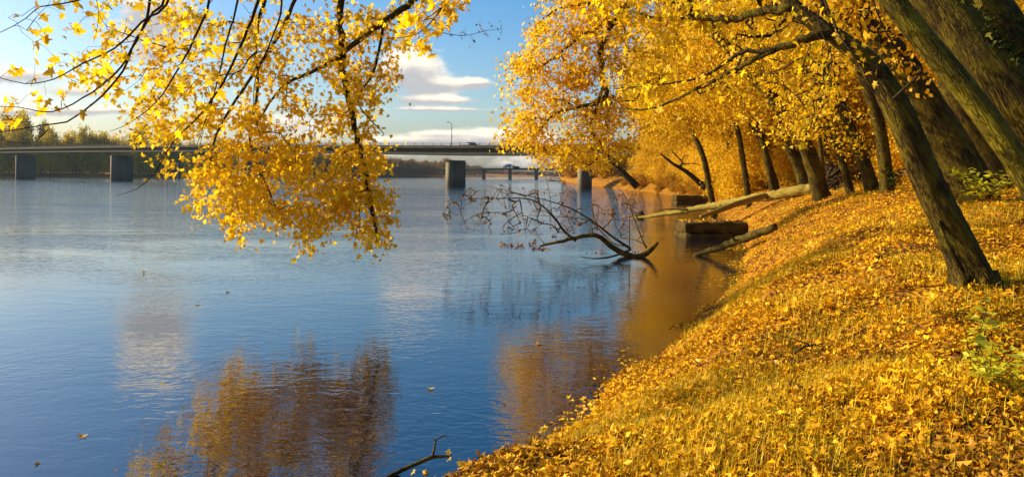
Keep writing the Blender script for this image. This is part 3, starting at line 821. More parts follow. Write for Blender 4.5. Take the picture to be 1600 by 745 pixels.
# --- the row of trunks behind it
def px_tree(label, pts, Y, wpx, seed, mat=BARK, upto=12.0, crown_n=90, leafn=60, limbs=(), cr=(3.6, 3, 3.6), veil=None):
    """trunk given by photo positions at one distance; the crown is above the picture"""
    p = [P(a, b, Y) for a, b in pts]
    p[0][2] = gz(p[0][0], p[0][1]) - .3
    wm = [k*Y/F/2*.88 for k in wpx]
    d = p[-1]-p[-2]; d /= np.linalg.norm(d)
    top = p[-1]
    while top[2] < upto:
        top = top + np.array((d[0]*.7, 0, max(.5, d[2]))) * 1.5
        p.append(top); wm.append(wm[-1]*.86); d = d*np.array((.85, 1, 1))
    r = np.random.default_rng(seed)
    c = np.array((p[-1][0], Y, p[-1][2]-1.0))
    at = ellipsoid_pts(crown_n, c, cr, r, .2)
    at = at[at[:, 2] > H + 1.0]
    return custom_tree('maple_tree', label, p, wm, [([P(a, b, Y + c_) for a, b, c_ in l], lr) for l, lr in limbs], seed, mat, None,
        [{'attr': at, 'per': leafn, 'spread': .42, 'size': .17, 'tpl': 'diam', 'mat': WALL, 'tip': .010}] + ([] if veil is None else
        [{'attr': poly_attr(veil[0], veil[1], lambda a, b: Y + veil[2], seed+500, 26, .42, 1.2), 'per': veil[3], 'spread': .22, 'size': .14, 'tpl': 'star', 'tip': .006, 'down': .5, 'jit': .1}]), sides=22, rough=.06, flare=(.4, .3, seed*1.0), step=.25, chainstep=.6)

px_tree('thick rough-barked maple trunk rising close behind the lone leaning one', [(1528, 300), (1492, 245), (1448, 170), (1405, 100), (1362, 45), (1337, -10), (1325, -60)], 21.5, [86, 74, 65, 58, 52, 46, 42], 111,
        veil=([(1100, -20), (1330, -20), (1350, 60), (1330, 120), (1300, 200), (1240, 230), (1180, 200), (1110, 150)], 230, 1.5, 9),
        limbs=[([(1362, 50, 0), (1300, 20, -.6), (1240, 22, -1.0), (1180, 0, -1.5)], [.25, .2, .15, .1])])
px_tree('pale straight maple trunk between the two big leaning trunks at right', [(1562, 285), (1535, 235), (1505, 180), (1480, 120), (1462, 60), (1450, 0)], 27, [52, 42, 38, 34, 30, 26], 112, veil=([(1385, 60), (1470, 80), (1520, 200), (1560, 270), (1600, 280), (1600, 210), (1480, 60), (1400, 20)], 60, 3.0, 12))
px_tree('middle maple trunk of the row, bending left at its top', [(1368, 300), (1345, 240), (1318, 180), (1303, 130), (1275, 75), (1255, 20), (1240, -40)], 33, [26, 22, 20, 19, 18, 16, 14], 113, veil=([(1200, 150), (1300, 140), (1370, 190), (1360, 262), (1290, 250), (1210, 225)], 85, -1.5, 9))
px_tree('thinnest maple trunk of the row, left of the bending one', [(1333, 302), (1315, 250), (1298, 200), (1282, 150), (1262, 100)], 35, [16, 13, 12, 11, 9], 114, upto=9)
px_tree('upright grey maple trunk right of the bending one', [(1388, 290), (1380, 230), (1366, 170), (1345, 105), (1330, 40), (1320, -30)], 30, [26, 21, 21, 20, 18, 16], 115)
px_tree('forked dark maple trunk just behind the root end of the fallen log', [(1262, 290), (1248, 262), (1232, 226), (1215, 180), (1200, 130), (1180, 70)], 52, [22, 18, 16, 13, 11, 9], 116,
        limbs=[([(1246, 255, 0), (1252, 220, .2), (1250, 180, .3), (1256, 130, .5)], [.28, .22, .16, .1])], upto=13)
px_tree('slender dark maple trunk left of the forked one, bending left', [(1212, 292), (1196, 240), (1180, 190), (1152, 130), (1120, 80)], 54, [13, 11, 10, 8, 6], 121, upto=11, crown_n=50)
px_tree('slender dark maple trunk standing above the middle of the pale log', [(1172, 292), (1160, 245), (1152, 200), (1135, 140), (1110, 90)], 58, [11, 10, 9, 8, 6], 122, upto=11, crown_n=50)
px_tree('slim leaning maple trunk nearest the tip of the pale log', [(1118, 296), (1100, 250), (1078, 200), (1050, 150), (1015, 110)], 68, [12, 10, 9, 8, 6], 123, upto=11, crown_n=50)
px_tree('thin upright maple trunk between the forked and the thinnest trunk', [(1288, 285), (1282, 230), (1270, 180), (1268, 120)], 44, [9, 8, 8, 6], 124, upto=10, crown_n=40)
px_tree('shaded maple trunk farther left along the bank', [(1147, 290), (1143, 240), (1136, 190), (1120, 130), (1115, 80)], 74, [18, 15, 14, 12, 10], 117, upto=15)
px_tree('slanting dark maple trunk with shaded foot at the right edge', [(1640, 300), (1600, 262), (1570, 205), (1540, 160)], 17, [40, 34, 28, 22], 119, upto=9)

# --- the maple whose boughs hang in the middle of the picture
pm = [np.array((14.8, 38, gz(14.8, 38)-.3)), (13.5, 37.5, 5), (11, 37, 8), (8.5, 36.5, 10.5), (6.5, 36, 13)]
YM = 35.
limbM = [([(8.5, 36.5, 10.5), P(1010, -10, YM), P(960, 30, YM), P(938, 70, YM), P(942, 115, YM), P(948, 148, YM), P(925, 163, YM), P(888, 170, YM), P(862, 182, YM), P(835, 215, YM), P(812, 235, YM)], [.2, .17, .15, .13, .12, .11, .09, .07, .05, .03, .015]),
         ([P(945, 130, YM), P(930, 175, YM), P(924, 205, YM), P(940, 225, YM), P(932, 250, YM), P(915, 262, YM)], [.08, .07, .06, .055, .04, .02]),
         ([P(960, 30, YM), P(905, 60, YM), P(860, 95, YM), P(825, 115, YM), P(795, 130, YM)], [.09, .07, .05, .03, .012]),
         ([P(1010, -10, YM), P(920, 5, YM), P(870, 15, YM), P(835, 40, YM)], [.1, .07, .045, .015])]
polyM = [(840, -15), (828, 40), (815, 75), (783, 92), (795, 130), (785, 165), (778, 200), (772, 225), (800, 240), (842, 258), (872, 270), (905, 262), (958, 265), (1000, 240), (1030, 160), (1080, 60), (1080, -15)]
polyM2 = [(850, 0), (840, 60), (800, 100), (815, 150), (800, 215), (850, 250), (900, 255), (960, 250), (980, 160), (980, 0)]
atM = np.concatenate([poly_attr(polyM, 300, lambda a, b: 35.5, 51, 30, .36, 1.), poly_attr(polyM2, 260, lambda a, b: 35, 52, 24, .42, .8)])
custom_tree('maple_tree', 'golden maple whose crooked dark bough dips towards the water in mid view', pm, [.4, .34, .28, .24, .15], limbM, 104, BARK, None,
    {'attr': atM, 'per': 26, 'spread': .26, 'size': .18, 'tpl': 'star', 'tip': .008, 'down': .8, 'limbs': [1, 2, 3, 4]}, sides=14, step=.3, chainstep=.4, flare=(.5, .6, 1.))

# --- half fallen bare trees farther along the bank
def dead_tree(name, label, path, rad, attr, seed, mat=TWIG, tip=.006, cat='fallen tree', leaf=None, step=.2, limbs=()):
    r = np.random.default_rng(seed)
    t = empty(name, np.array(path[0]), label, cat)
    q, qr = smooth_path(path, rad, step)
    q[1:] += r.normal(size=q[1:].shape)*qr[1:, None]*.12
    m = MB(); tube(m, q, qr, 14, .12, r); m.build('trunk', mat, t, True)
    bs, br = [q], [qr]
    for lp, lr in limbs:
        a, ar = smooth_path(lp, lr, step)
        m = MB(); tube(m, a, ar, 8, .05, r); m.build('limb', mat, t, True)
        bs.append(a); br.append(ar)
    if attr is not None:
        ch = colonize(np.concatenate(bs), np.concatenate(br), attr, r, step, .02, tip, .5, .05)
        m = MB(); chains_to(m, ch, 5, 3, .02); m.build('twigs', mat, t, True)
        if leaf:
            m = MB(); tip_leaves(m, ch, r, leaf[0], .04, leaf[1], 'star', (.7, 1.)); m.build('leaves', DEADLEAF, t)
    return t

dead_tree('leaning_snag', 'dark bare leaning tree hanging over the water left of the far concrete block', [P(996, 292, 112), P(972, 268, 112), P(955, 255, 112), P(946, 235, 112), P(940, 215, 112)], [.5, .4, .3, .2, .1],
    poly_attr([(930, 210), (960, 210), (965, 260), (940, 265)], 14, lambda a, b: 112, 61), 61, tip=.04, cat='dead tree', step=1.0)
dead_tree('leaning_snag', 'bare forked tree lying out from the far bank above the concrete blocks', [P(1152, 268, 84), P(1118, 276, 84), P(1095, 293, 84)], [.35, .42, .4],
    poly_attr([(1040, 225), (1060, 250), (1090, 285), (1075, 255), (1120, 265), (1110, 262)], 16, lambda a, b: 84, 62), 62, tip=.035, cat='dead tree', step=.8,
    limbs=[([P(1096, 288, 84), P(1072, 268, 84), P(1050, 255, 84), P(1032, 240, 84)], [.3, .22, .15, .08]), ([P(1115, 275, 84), P(1150, 280, 84)], [.2, .1])])

# --- the big pale fallen log with its root plate
YL = 47.0
rootp = P(1292, 288, YL)
gl = P(1290, 296, YL)
logp = [P(1298, 288, YL), P(1265, 296, YL+.5), P(1215, 304, YL+2), P(1160, 313, YL+5), P(1110, 322, YL+8), P(1060, 331, YL+10), P(1015, 338, YL+11.5), P(985, 341, YL+12.5)]
log = dead_tree('fallen_log', 'long pale fallen trunk reaching from the bank over the water, roots at right end', logp, [.40, .34, .29, .25, .21, .17, .12, .04], None, 71, DEAD, step=.2,
    limbs=[([P(1195, 306, YL+2.5), P(1150, 319, YL-1), P(1120, 330, YL-4), P(1095, 338, YL-6)], [.20, .18, .14, .08]), ([P(1075, 328, YL+9), P(1045, 326, YL+9), P(1020, 330, YL+9)], [.1, .06, .03])])
m = MB(); r_ = np.random.default_rng(72)
for k in range(90):
    a = r_.uniform(0, 6.28); L = r_.uniform(.4, 1.25)
    d = np.array((r_.uniform(.1, .5), math.cos(a)*.8, math.sin(a)))
    s0 = rootp + np.array((.1, 0, .1)); pts = [s0, s0 + d*L*.4 + r_.normal(size=3)*.08, s0 + d*L*.75 + r_.normal(size=3)*.2, s0 + d*L + r_.normal(size=3)*.3]
    q, qr = smooth_path(pts, [.13, .09, .05, .02], .15); tube(m, q, qr, 6, .1, r_)
tube(m, [rootp + np.array((-.1, 0, .05)), rootp + np.array((.35, 0, .1)), rootp+np.array((.6, 0, .1))], [.34, .46, .25], 14, .35, r_)
m.build('roots', ROOTM, log, True)

# --- the shorter dark log sliding into the water
p0 = PW(1098, 397); 
dead_tree('sunken_log', 'short dark log lying from the bank down into the water below the near concrete block', [P(1212, 354, 29.8), P(1180, 366, 30.6), P(1140, 381, 31.8), P(1085, 400, 32.6)], [.13, .16, .15, .08], None, 73, WETWOOD, step=.15, cat='log',
    limbs=[([P(1150, 378, 31.5), P(1140, 366, 31.2), P(1128, 362, 31.2)], [.05, .03, .01])])

# --- the branchy crown fallen in the river
YB = 27.5
pm0 = [P(1028, 379, 31.4), P(1012, 395, 31.8), P(990, 401, 31.9), P(960, 388, 32.1), P(930, 368, 32.2), P(880, 376, 32.4), P(845, 384, 32.8), P(842, 388, 33.0)]
limbsB = [
    ([P(900, 376, 32.3), P(882, 362, 32.2), P(862, 335, 32.1), P(830, 312, 32.0), P(780, 310, 31.8), P(735, 311, 31.6), P(700, 318, 31.6)], [0.0612, 0.0510, 0.0374, 0.0272, 0.0190, 0.0122, 0.0054]),
    ([P(985, 388, 31.9), P(960, 372, 31.8), P(925, 345, 31.6), P(890, 325, 31.4), P(850, 312, 31.2), P(800, 300, 31.0), P(757, 290, 30.8)], [0.0544, 0.0442, 0.0340, 0.0238, 0.0170, 0.0109, 0.0041]),
    ([P(975, 384, 31.9), P(955, 378, 32.6), P(920, 345, 33.1), P(870, 338, 33.6), P(825, 337, 33.9), P(795, 342, 34.0)], [0.0340, 0.0272, 0.0204, 0.0136, 0.0095, 0.0041]),
    ([P(1010, 388, 31.6), P(1000, 365, 31.6), P(990, 340, 31.6), P(982, 315, 31.6), P(968, 295, 31.6), P(950, 285, 31.6)], [0.0272, 0.0238, 0.0190, 0.0136, 0.0082, 0.0034]),
    ([P(983, 392, 31.6), P(984, 360, 31.2), P(984, 338, 31.1), P(988, 300, 31.0), P(1010, 280, 31.0)], [0.0204, 0.0163, 0.0122, 0.0068, 0.0027]),
    ([P(960, 370, 31.8), P(975, 345, 32.4), P(940, 344, 32.6), P(900, 335, 32.6)], [0.0136, 0.0109, 0.0068, 0.0034]),
    ([P(862, 335, 32.1), P(858, 300, 32.0), P(848, 262, 31.9), P(835, 243, 31.8)], [0.0150, 0.0102, 0.0061, 0.0027]),
    ([P(1010, 385, 31.6), P(1000, 378, 32.6), P(980, 372, 33.2), P(965, 372, 33.6)], [0.0340, 0.0272, 0.0204, 0.0136]),
    ([P(985, 390, 31.8), P(955, 401, 30.2), P(925, 404, 29.8), P(905, 400, 29.8)], [0.0476, 0.0374, 0.0238, 0.0102]),
]
atB = np.concatenate([poly_attr([(700, 305), (760, 285), (850, 295), (870, 250), (900, 310), (1000, 300), (1010, 370), (960, 372), (880, 368), (830, 375), (760, 365), (690, 350), (690, 310)], 360, lambda a, b: 32.0, 63, None, 0, 1.0)])
fb = dead_tree('fallen_bough', 'bare branchy bough lying in the river in mid view, with few brown leaves', pm0, [.05, .10, .13, .11, .09, .07, .045, .02], atB, 64, WETWOOD, tip=.008, leaf=(.2, .13), step=.25, limbs=limbsB)
m = MB(); r_ = np.random.default_rng(65)
for c, n, s in (((800, 381), 46, 14), ((842, 386), 34, 9), ((950, 332), 10, 6), ((905, 350), 6, 5), ((930, 392), 14, 10), ((835, 376), 10, 6), ((995, 392), 10, 10)):
    q = np.array([P(c[0]+r_.normal()*s, c[1]+r_.normal()*s*.3, 32) if c[1] < 360 else PW(c[0]+r_.normal()*s, c[1]+3+r_.normal()*s*.12) + np.array((0, 0, .03)) for _ in range(n)])
    leaves(m, q, .16, r_, 'star', 'hang', .4)
m.build('trapped_leaves', DEADLEAF, fb)

# --- concrete blocks at the water's edge
def block(label, px0, px1, pyt, pyb, depth, rows, seed, rot=.05):
    pb = PW(px0, pyb); Y = pb[1]
    w = (px1-px0)*Y/F; h = (pyb-pyt)*Y/F + .3
    t = empty('concrete_block', (pb[0] + w/2, Y + depth/2, 0), label, 'concrete block')
    r = np.random.default_rng(seed)
    m = MB(); z = -.3; hh = (h)/rows
    for k in range(rows):
        n = 14; 
        ins = r.uniform(0, .05)
        # rough faced course: grid box with chipped edges
        nu, nv, nw = 16, 5, 8
        u = np.linspace(-1, 1, nu)
        X = []
        def face(a, b, c, na, nb):
            A, B = np.meshgrid(np.linspace(-1, 1, na), np.linspace(-1, 1, nb), indexing='ij')
            p = np.zeros(A.shape + (3,)); p[..., a] = A; p[..., b] = B; p[..., abs(c)-1] = np.sign(c)
            v = p.reshape(-1, 3)
            q = v*np.array((w/2-ins, depth/2-ins, hh/2-.012))
            q = q*(1 - .02*(np.abs(v) > .97).sum(1)[:, None])
            kx = vnoise(q[:, 0]*3.1+q[:, 1]*2+k*9, q[:, 2]*5+q[:, 1]*3+seed, seed) - .5
            q += kx[:, None]*.17*np.array((1, 1, .6))
            i = np.arange(na-1)[:, None]*nb; j = np.arange(nb-1)[None]
            f = np.stack([i+j, i+nb+j, i+nb+j+1, i+j+1], -1).reshape(-1, 4)
            cs, sn = math.cos(rot), math.sin(rot)
            q = np.stack([q[:, 0]*cs-q[:, 1]*sn, q[:, 0]*sn+q[:, 1]*cs, q[:, 2]], 1)
            m.add(q + np.array((pb[0]+w/2, Y+depth/2, z+hh/2)), [f])
        for c in (1, -1): face(1, 2, c, 10, 6)
        for c in (2, -2): face(0, 2, c, 18, 6)
        for c in (3, -3): face(0, 1, c, 18, 10)
        z += hh
    m.build('masonry', BLOCK, t)
    m = MB(); n = int(w*depth*16)
    q = np.stack([r.uniform(-w/2, w/2, n), r.uniform(-depth/2, depth/2, n), np.full(n, z+.02)], 1) + np.array((pb[0]+w/2, Y+depth/2, 0))
    leaves(m, q, .14, r, 'star', 'lie', .4); m.build('fallen_leaves', LITTER, t)
    return t
block('nearest mossy concrete block at the water edge, two courses high, beside the dark sunken log', 1067, 1172, 347, 372, 2.4, 2, 81)
block('mossy concrete block behind the pale fallen log', 1054, 1140, 305, 319, 2.6, 2, 82)
block('farthest square concrete block on the bank, beyond the others', 1050, 1078, 289, 304, 3.5, 1, 83)

# ------------------------------------------------------------------ bridge
CX, CY = -17.6, 251.0
bd = np.array((-176.6, 149.0)); bd /= np.linalg.norm(bd)     # along the bridge, towards the far left
bn = np.array((bd[1], -bd[0])) * -1                            # towards the camera's left side
bn = np.array((-bd[1], bd[0])) if (np.array((-bd[1], bd[0])) @ np.array((-.6, -.8))) > 0 else np.array((bd[1], -bd[0]))
def BS(s, off, z):                                             # a place on the bridge
    return np.array((CX + bd[0]*s + bn[0]*off, CY + bd[1]*s + bn[1]*off, z))
SS = np.array([-170, -49, 0, 115.5, 231, 359, 520, 700]); ZB = np.array([8.0, 8.7, 9.4, 12.1, 13.8, 15.3, 16.5, 17.0])
def zb(s): return float(np.interp(s, SS, ZB))
bridge = empty('road_bridge', BS(0, 0, 0), 'long concrete girder road bridge crossing the river behind the hanging leaves', 'bridge')
ss = np.linspace(-150, 640, 160)
def strip(mb, prof, close=True):
    """sweep a cross-section (offset, height over deck bottom) along the bridge"""
    n = len(prof); V = []
    for s in ss:
        hz = zb(s)
        for o, z in prof: V.append(BS(s, o, hz+z))
    i = np.arange(len(ss)-1)[:, None]*n; j = np.arange(n)[None]; j2 = (j+1) % n
    mb.add(V, [np.stack([i+j, i+j2, i+n+j2, i+n+j], -1).reshape(-1, 4)])
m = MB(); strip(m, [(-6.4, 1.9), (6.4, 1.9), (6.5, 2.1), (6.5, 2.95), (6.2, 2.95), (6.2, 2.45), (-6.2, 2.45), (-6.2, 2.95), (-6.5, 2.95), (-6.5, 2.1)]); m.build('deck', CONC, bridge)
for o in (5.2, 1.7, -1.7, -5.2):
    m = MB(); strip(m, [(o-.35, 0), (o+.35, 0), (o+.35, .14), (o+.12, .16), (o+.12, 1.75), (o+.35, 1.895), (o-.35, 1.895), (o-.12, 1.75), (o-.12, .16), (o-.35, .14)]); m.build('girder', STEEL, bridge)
for side in (6.35, -6.35):
    m = MB()
    strip(m, [(side-.05, 3.62), (side+.05, 3.62), (side+.05, 3.72), (side-.05, 3.72)])
    strip(m, [(side-.03, 3.3), (side+.03, 3.3), (side+.03, 3.36), (side-.03, 3.36)])
    rot = math.atan2(bd[1], bd[0])
    for s in np.arange(-148, 638, 4.0): m.box(BS(s, side, zb(s)+3.32), (.16, .14, .76), rot)
    m.build('railing', RAILM, bridge)
def pier(s, L, Tk, solid):
    z1 = zb(s) - .35
    rot = math.atan2(bn[1], bn[0])
    m = MB()
    if solid:
        m.box(BS(s, 0, (z1-2)/2-.6), (L, Tk, z1+2-1.2), rot, taper=.98)
        b = m.build('pier', CONCD, bridge)
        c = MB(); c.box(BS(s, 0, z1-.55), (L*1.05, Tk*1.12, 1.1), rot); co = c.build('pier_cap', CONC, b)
    else:
        m.box(BS(s, 0, (z1-2)/2-.7), (L-3, Tk*.6, z1+2-1.2), rot)
        b = m.build('pier', CONCD, bridge)
        for sg in (1, -1):
            c = MB(); c.box(BS(s, sg*(L/2-1), (z1-2)/2-.65), (2.2, Tk, z1+2-1.3), rot); c.build('column', CONC, b)
        c = MB(); c.box(BS(s, 0, z1-.6), (L*1.02, Tk*1.05, 1.2), rot); c.build('pier_cap', CONC, b)
    for o in (5.2, 1.7, -1.7, -5.2):
        c = MB(); c.box(BS(s, o*min(1, (L-1)/11.2), z1+.17), (.7, .8, .34), rot); c.build('bearing', ROOTM, b)
    return b
pier(0, 7.0, 2.0, True); pier(-49, 4.4, 1.8, True); pier(115.5, 9, 2.2, True)
for s in (231, 359, 490): pier(s, 13.5, 2.6, False)

def street_lamp(s, side, label):
    z = zb(s) + 2.9; b = BS(s, side, z)
    t = empty('street_lamp', b, label, 'street lamp', 'street lamps along the bridge')
    m = MB(); q, qr = smooth_path([b, b+np.array((0, 0, 3)), b+np.array((0, 0, 5.6)), b+np.array((0, 0, 6.4))], [.13, .11, .09, .08], .8); tube(m, q, qr, 6); m.build('pole', RAILM, t)
    a = b+np.array((0, 0, 6.3)); e = a + np.array((-.9, .6, .8))
    m = MB(); q, qr = smooth_path([a, a+(e-a)*.5+np.array((0, 0, .15)), e], [.07, .06, .05], .3); tube(m, q, qr, 5); m.build('arm', RAILM, t)
    m = MB(); m.box(e+np.array((-.25, .15, 0)), (.9, .4, .16), 2.4); m.build('lamp_head', RAILM, t)
for s, lab in ((-4, 'street lamp on the bridge above the middle pier'), (65, 'street lamp on the bridge glimpsed through the hanging golden leaves'), (237, 'street lamp on the bridge above the left-hand wide pier in view'), (345, 'street lamp on the bridge near the leftmost pier'), (150, 'street lamp on the bridge hidden among dense hanging leaves')):
    street_lamp(s, 5.9, lab)

def wheel(m, c, rad, wd, rot):
    ax = np.array((-math.sin(rot), math.cos(rot), 0))
    tube(m, [np.array(c)-ax*wd/2, np.array(c)+ax*wd/2], [rad, rad], 14)
def car(s, off, label):
    z = zb(s)+2.46; o = BS(s, off, z); rot = math.atan2(bd[1], bd[0])
    t = empty('parked_car' if False else 'car', o, label, 'car')
    d = np.array((bd[0], bd[1], 0)); nn = np.array((bn[0], bn[1], 0)); up = np.array((0, 0, 1.))
    def prof(pts, w, mat, name):
        m = MB(); V = []
        for sg in (-1, 1):
            for a, b in pts: V.append(o + d*a + up*b + nn*sg*w/2)
        n = len(pts); c0 = o + nn*w/2*-1 + up*.8; V += [c0, o + nn*w/2 + up*.8]
        j = np.arange(n); j2 = (j+1) % n
        m.add(V, [np.stack([j, j2, j2+n, j+n], 1), np.stack([j2, j, np.full(n, 2*n)], 1), np.stack([j+n, j2+n, np.full(n, 2*n+1)], 1)])
        return m.build(name, mat, t)
    prof([(-2.2, .35), (2.2, .35), (2.25, .75), (1.3, .98), (-1.9, 1.0), (-2.25, .85)], 1.8, CARP, 'body')
    prof([(1.25, .97), (.55, 1.42), (-1.1, 1.45), (-1.85, .99)], 1.6, GLASS, 'cabin')
    for a in (-1.35, 1.4):
        for sg in (-1, 1):
            m = MB(); wheel(m, o + d*a + nn*sg*.85 + up*.33, .33, .22, rot); m.build('wheel', RUBBER, t)
car(-9.5, 3.6, 'small dark car driving over the bridge just right of the middle pier')

# --- the second bridge far upstream
far_b = empty('road_bridge', (60, 900, 0), 'distant low road bridge seen under the first one, pale blue with haze', 'bridge')
def FBp(px, py, Y): return P(px, py, Y)
Yb = 780.
def fz(px, py): return P(px, py, Yb)
m = MB()
xa, xb = fz(690, 262)[0], fz(1000, 262)[0]
def fdeck(z0, z1, dy): 
    n = 24; X = np.linspace(xa, xb, n)
    for k in range(n-1):
        m.box(((X[k]+X[k+1])/2, Yb + dy, (z0+z1)/2), (X[k+1]-X[k]+.0, 12, z1-z0))
ztop = fz(850, 263.0)[2]; zbt = fz(850, 266.0)[2]
m.box(((xa+xb)/2, Yb, (ztop+zbt)/2), (xb-xa, 13, ztop-zbt)); m.build('deck', CONC, far_b)
for px in (756, 797, 838, 715, 880):
    m = MB(); x = fz(px, 270)[0]
    m.box((x, Yb, zbt/2-1), (3.2, 9, zbt+2-.02)); b = m.build('pier', CONCD, far_b)
    m = MB(); m.box((x, Yb, zbt-1.0), (5.0, 10, 1.9), taper=1.35); m.build('pier_cap', CONC, b)
    for sg in (-1, 1):
        m = MB()
        q, qr = smooth_path([(x+sg*2.4, Yb, zbt-1.6), (x+sg*6, Yb, zbt-.7), (x+sg*11, Yb, zbt-.1)], [.8, .6, .3], 2); tube(m, q, qr, 6)
        m.build('haunch', CONC, b)
tr = fz(794, 262.6)
truck = empty('lorry', (tr[0], Yb-3, ztop), 'white box lorry crossing the distant bridge', 'lorry')
m = MB(); m.box((tr[0]-1, Yb-3, ztop+2.4), (8.5, 2.5, 2.9)); m.build('trailer', TRUCKP, truck)
m = MB(); m.box((tr[0]+4.9, Yb-3, ztop+1.7), (2.4, 2.4, 2.3), taper=.9); m.build('cab', TRUCKP, truck)
m = MB(); m.box((tr[0]+1, Yb-3, ztop+.8), (10.5, 2.0, .3)); m.build('chassis', RUBBER, truck)
for a in (-4.2, -2.9, 1.8, 5):
    m = MB()
    for sg in (-1, 1): wheel(m, (tr[0]+a, Yb-3+sg*1.05, ztop+.5), .5, .3, 0)
    m.build('wheel', RUBBER, truck)

# ------------------------------------------------------------------ far trees
fp = [woodland_proto(201, 16, 5.5, 8.3, 8.0, 130, 36, .75, OLIVE, spread=.9), woodland_proto(202, 20, 5.0, 10.3, 9.9, 150, 36, .75, OLIVE, spread=.9), woodland_proto(203, 13, 6.0, 6.8, 6.4, 120, 36, .75, OLIVE, spread=.9)]
fr = [woodland_proto(204, 15, 6, 7.8, 7.4, 120, 34, .85, RUST, spread=1.0), woodland_proto(205, 12, 6.5, 6.3, 6.0, 120, 34, .85, RUST, spread=1.0)]
fbz = [woodland_proto(206, 7, 4.2, 3.6, 3.5, 120, 60, .32, BUSH, spread=.5), woodland_proto(207, 9, 4.2, 4.8, 4.4, 120, 60, .32, BUSH, spread=.5)]
r_ = np.random.default_rng(300)
def topY(px): return np.interp(px, [-200, 0, 30, 60, 100, 150, 200, 240, 300, 400, 480], [190, 190, 186, 198, 204, 198, 206, 214, 216, 222, 230])
for row, (Yr, n) in enumerate(((730, 64), (775, 58))):
    for k in range(n):
        px = -190 + 690*(k + r_.uniform(.1, .9))/n
        Yc = Yr + r_.uniform(0, 25)
        X = ray(px, 270)[0]*Yc
        d, _ = sdist([X], [Yc]); 
        while d[0] < 3 and Yc < 1100:
            Yc += 15; X = ray(px, 270)[0]*Yc; d, _ = sdist([X], [Yc])
        g = gz(X, Yc); need = (P(px, topY(px) + r_.uniform(-3, 16), Yc)[2] - g)
        k_ = int(r_.integers(0, 3)); base = (16.3, 20.2, 13.2)[k_]
        s = need/base
        copy_tree(fp[k_], (X, Yc, g-.5), r_.uniform(0, 6.28), min(s, 1.5), s*float(r_.choice([.78, .9, 1.02, 1.15])), 'olive and gold tree in the far wood at left behind the bridge' if row == 0 else 'taller tree at the back of the far wood at left behind the bridge', 'tree', 'trees of the far left shore', name='far_tree')
for row, (off, n) in enumerate(((6, 44), (40, 40))):
    for k in range(n):
        px = 430 + 330*(k + r_.uniform(.1, .9))/n
        Yc = 800.
        X = ray(px, 270)[0]*Yc; d, _ = sdist([X], [Yc])
        while d[0] < off and Yc < 2400:
            Yc += 15; X = ray(px, 270)[0]*Yc; d, _ = sdist([X], [Yc])
        g = gz(X, Yc); ty = np.interp(px, [430, 520, 560, 600, 640, 670, 700, 740, 790], [236, 240, 246, 244, 249, 250, 247, 257, 262])
        need = (P(px, ty + r_.uniform(-1, 7), Yc)[2] - g); k_ = int(r_.integers(0, 2)); s = need/(15.2, 12.3)[k_]
        copy_tree(fr[k_], (X, Yc, g-.5), r_.uniform(0, 6.28), min(s, 1.7), s, 'rust brown tree of the far wood seen under the bridge', 'tree', 'trees of the far middle shore', name='far_tree')
for k in range(34):
    px = 735 + 150*(k + r_.uniform(.1, .9))/34
    Yc = 2330 + r_.uniform(0, 60); X = ray(px, 270)[0]*Yc; g = gz(X, Yc)
    need = P(px, np.interp(px, [735, 800, 885], [258, 267, 268]) + r_.uniform(0, 3), Yc)[2]-g; s = max(.8, need/15.2)
    copy_tree(fr[0], (X, Yc, g-.5), r_.uniform(0, 6.28), 1.9, s, 'hazy blue tree on the farthest shore beyond the distant bridge', 'tree', 'trees of the farthest shore', name='far_tree')
# bronze bushes on the point beyond the bridge
for k in range(26):
    Yc = r_.uniform(235, 520); d = 2 + abs(r_.normal())*7
    X = np.interp(Yc, [200, 270, 500, 800], [27, 27, 30, 48]) + d
    s = r_.uniform(.75, 1.35)*(1 + (Yc-235)/500)
    copy_tree(fbz[k % 2], (X, Yc, gz(X, Yc)-.3), r_.uniform(0, 6.28), s, s*r_.uniform(.9, 1.1), 'bronze leaved tree on the bank past the bridge end', 'tree', 'bronze trees past the bridge', name='bronze_tree')
for k in range(34):
    Yc = 205 - k*3.2; X = np.interp(Yc, [80, 125, 164, 200], [20.5, 27, 28.5, 27]) + .3 + r_.uniform(0, 3.0)
    copy_tree(fbz[k % 2], (X, Yc, gz(X, Yc)-.4), r_.uniform(0, 6.28), r_.uniform(.22, .45), None, 'low russet brush at the water edge below the bridge end', 'bush', 'brush along the far water edge', name='shore_brush')
for t in fp + fr + fbz: kill(t)

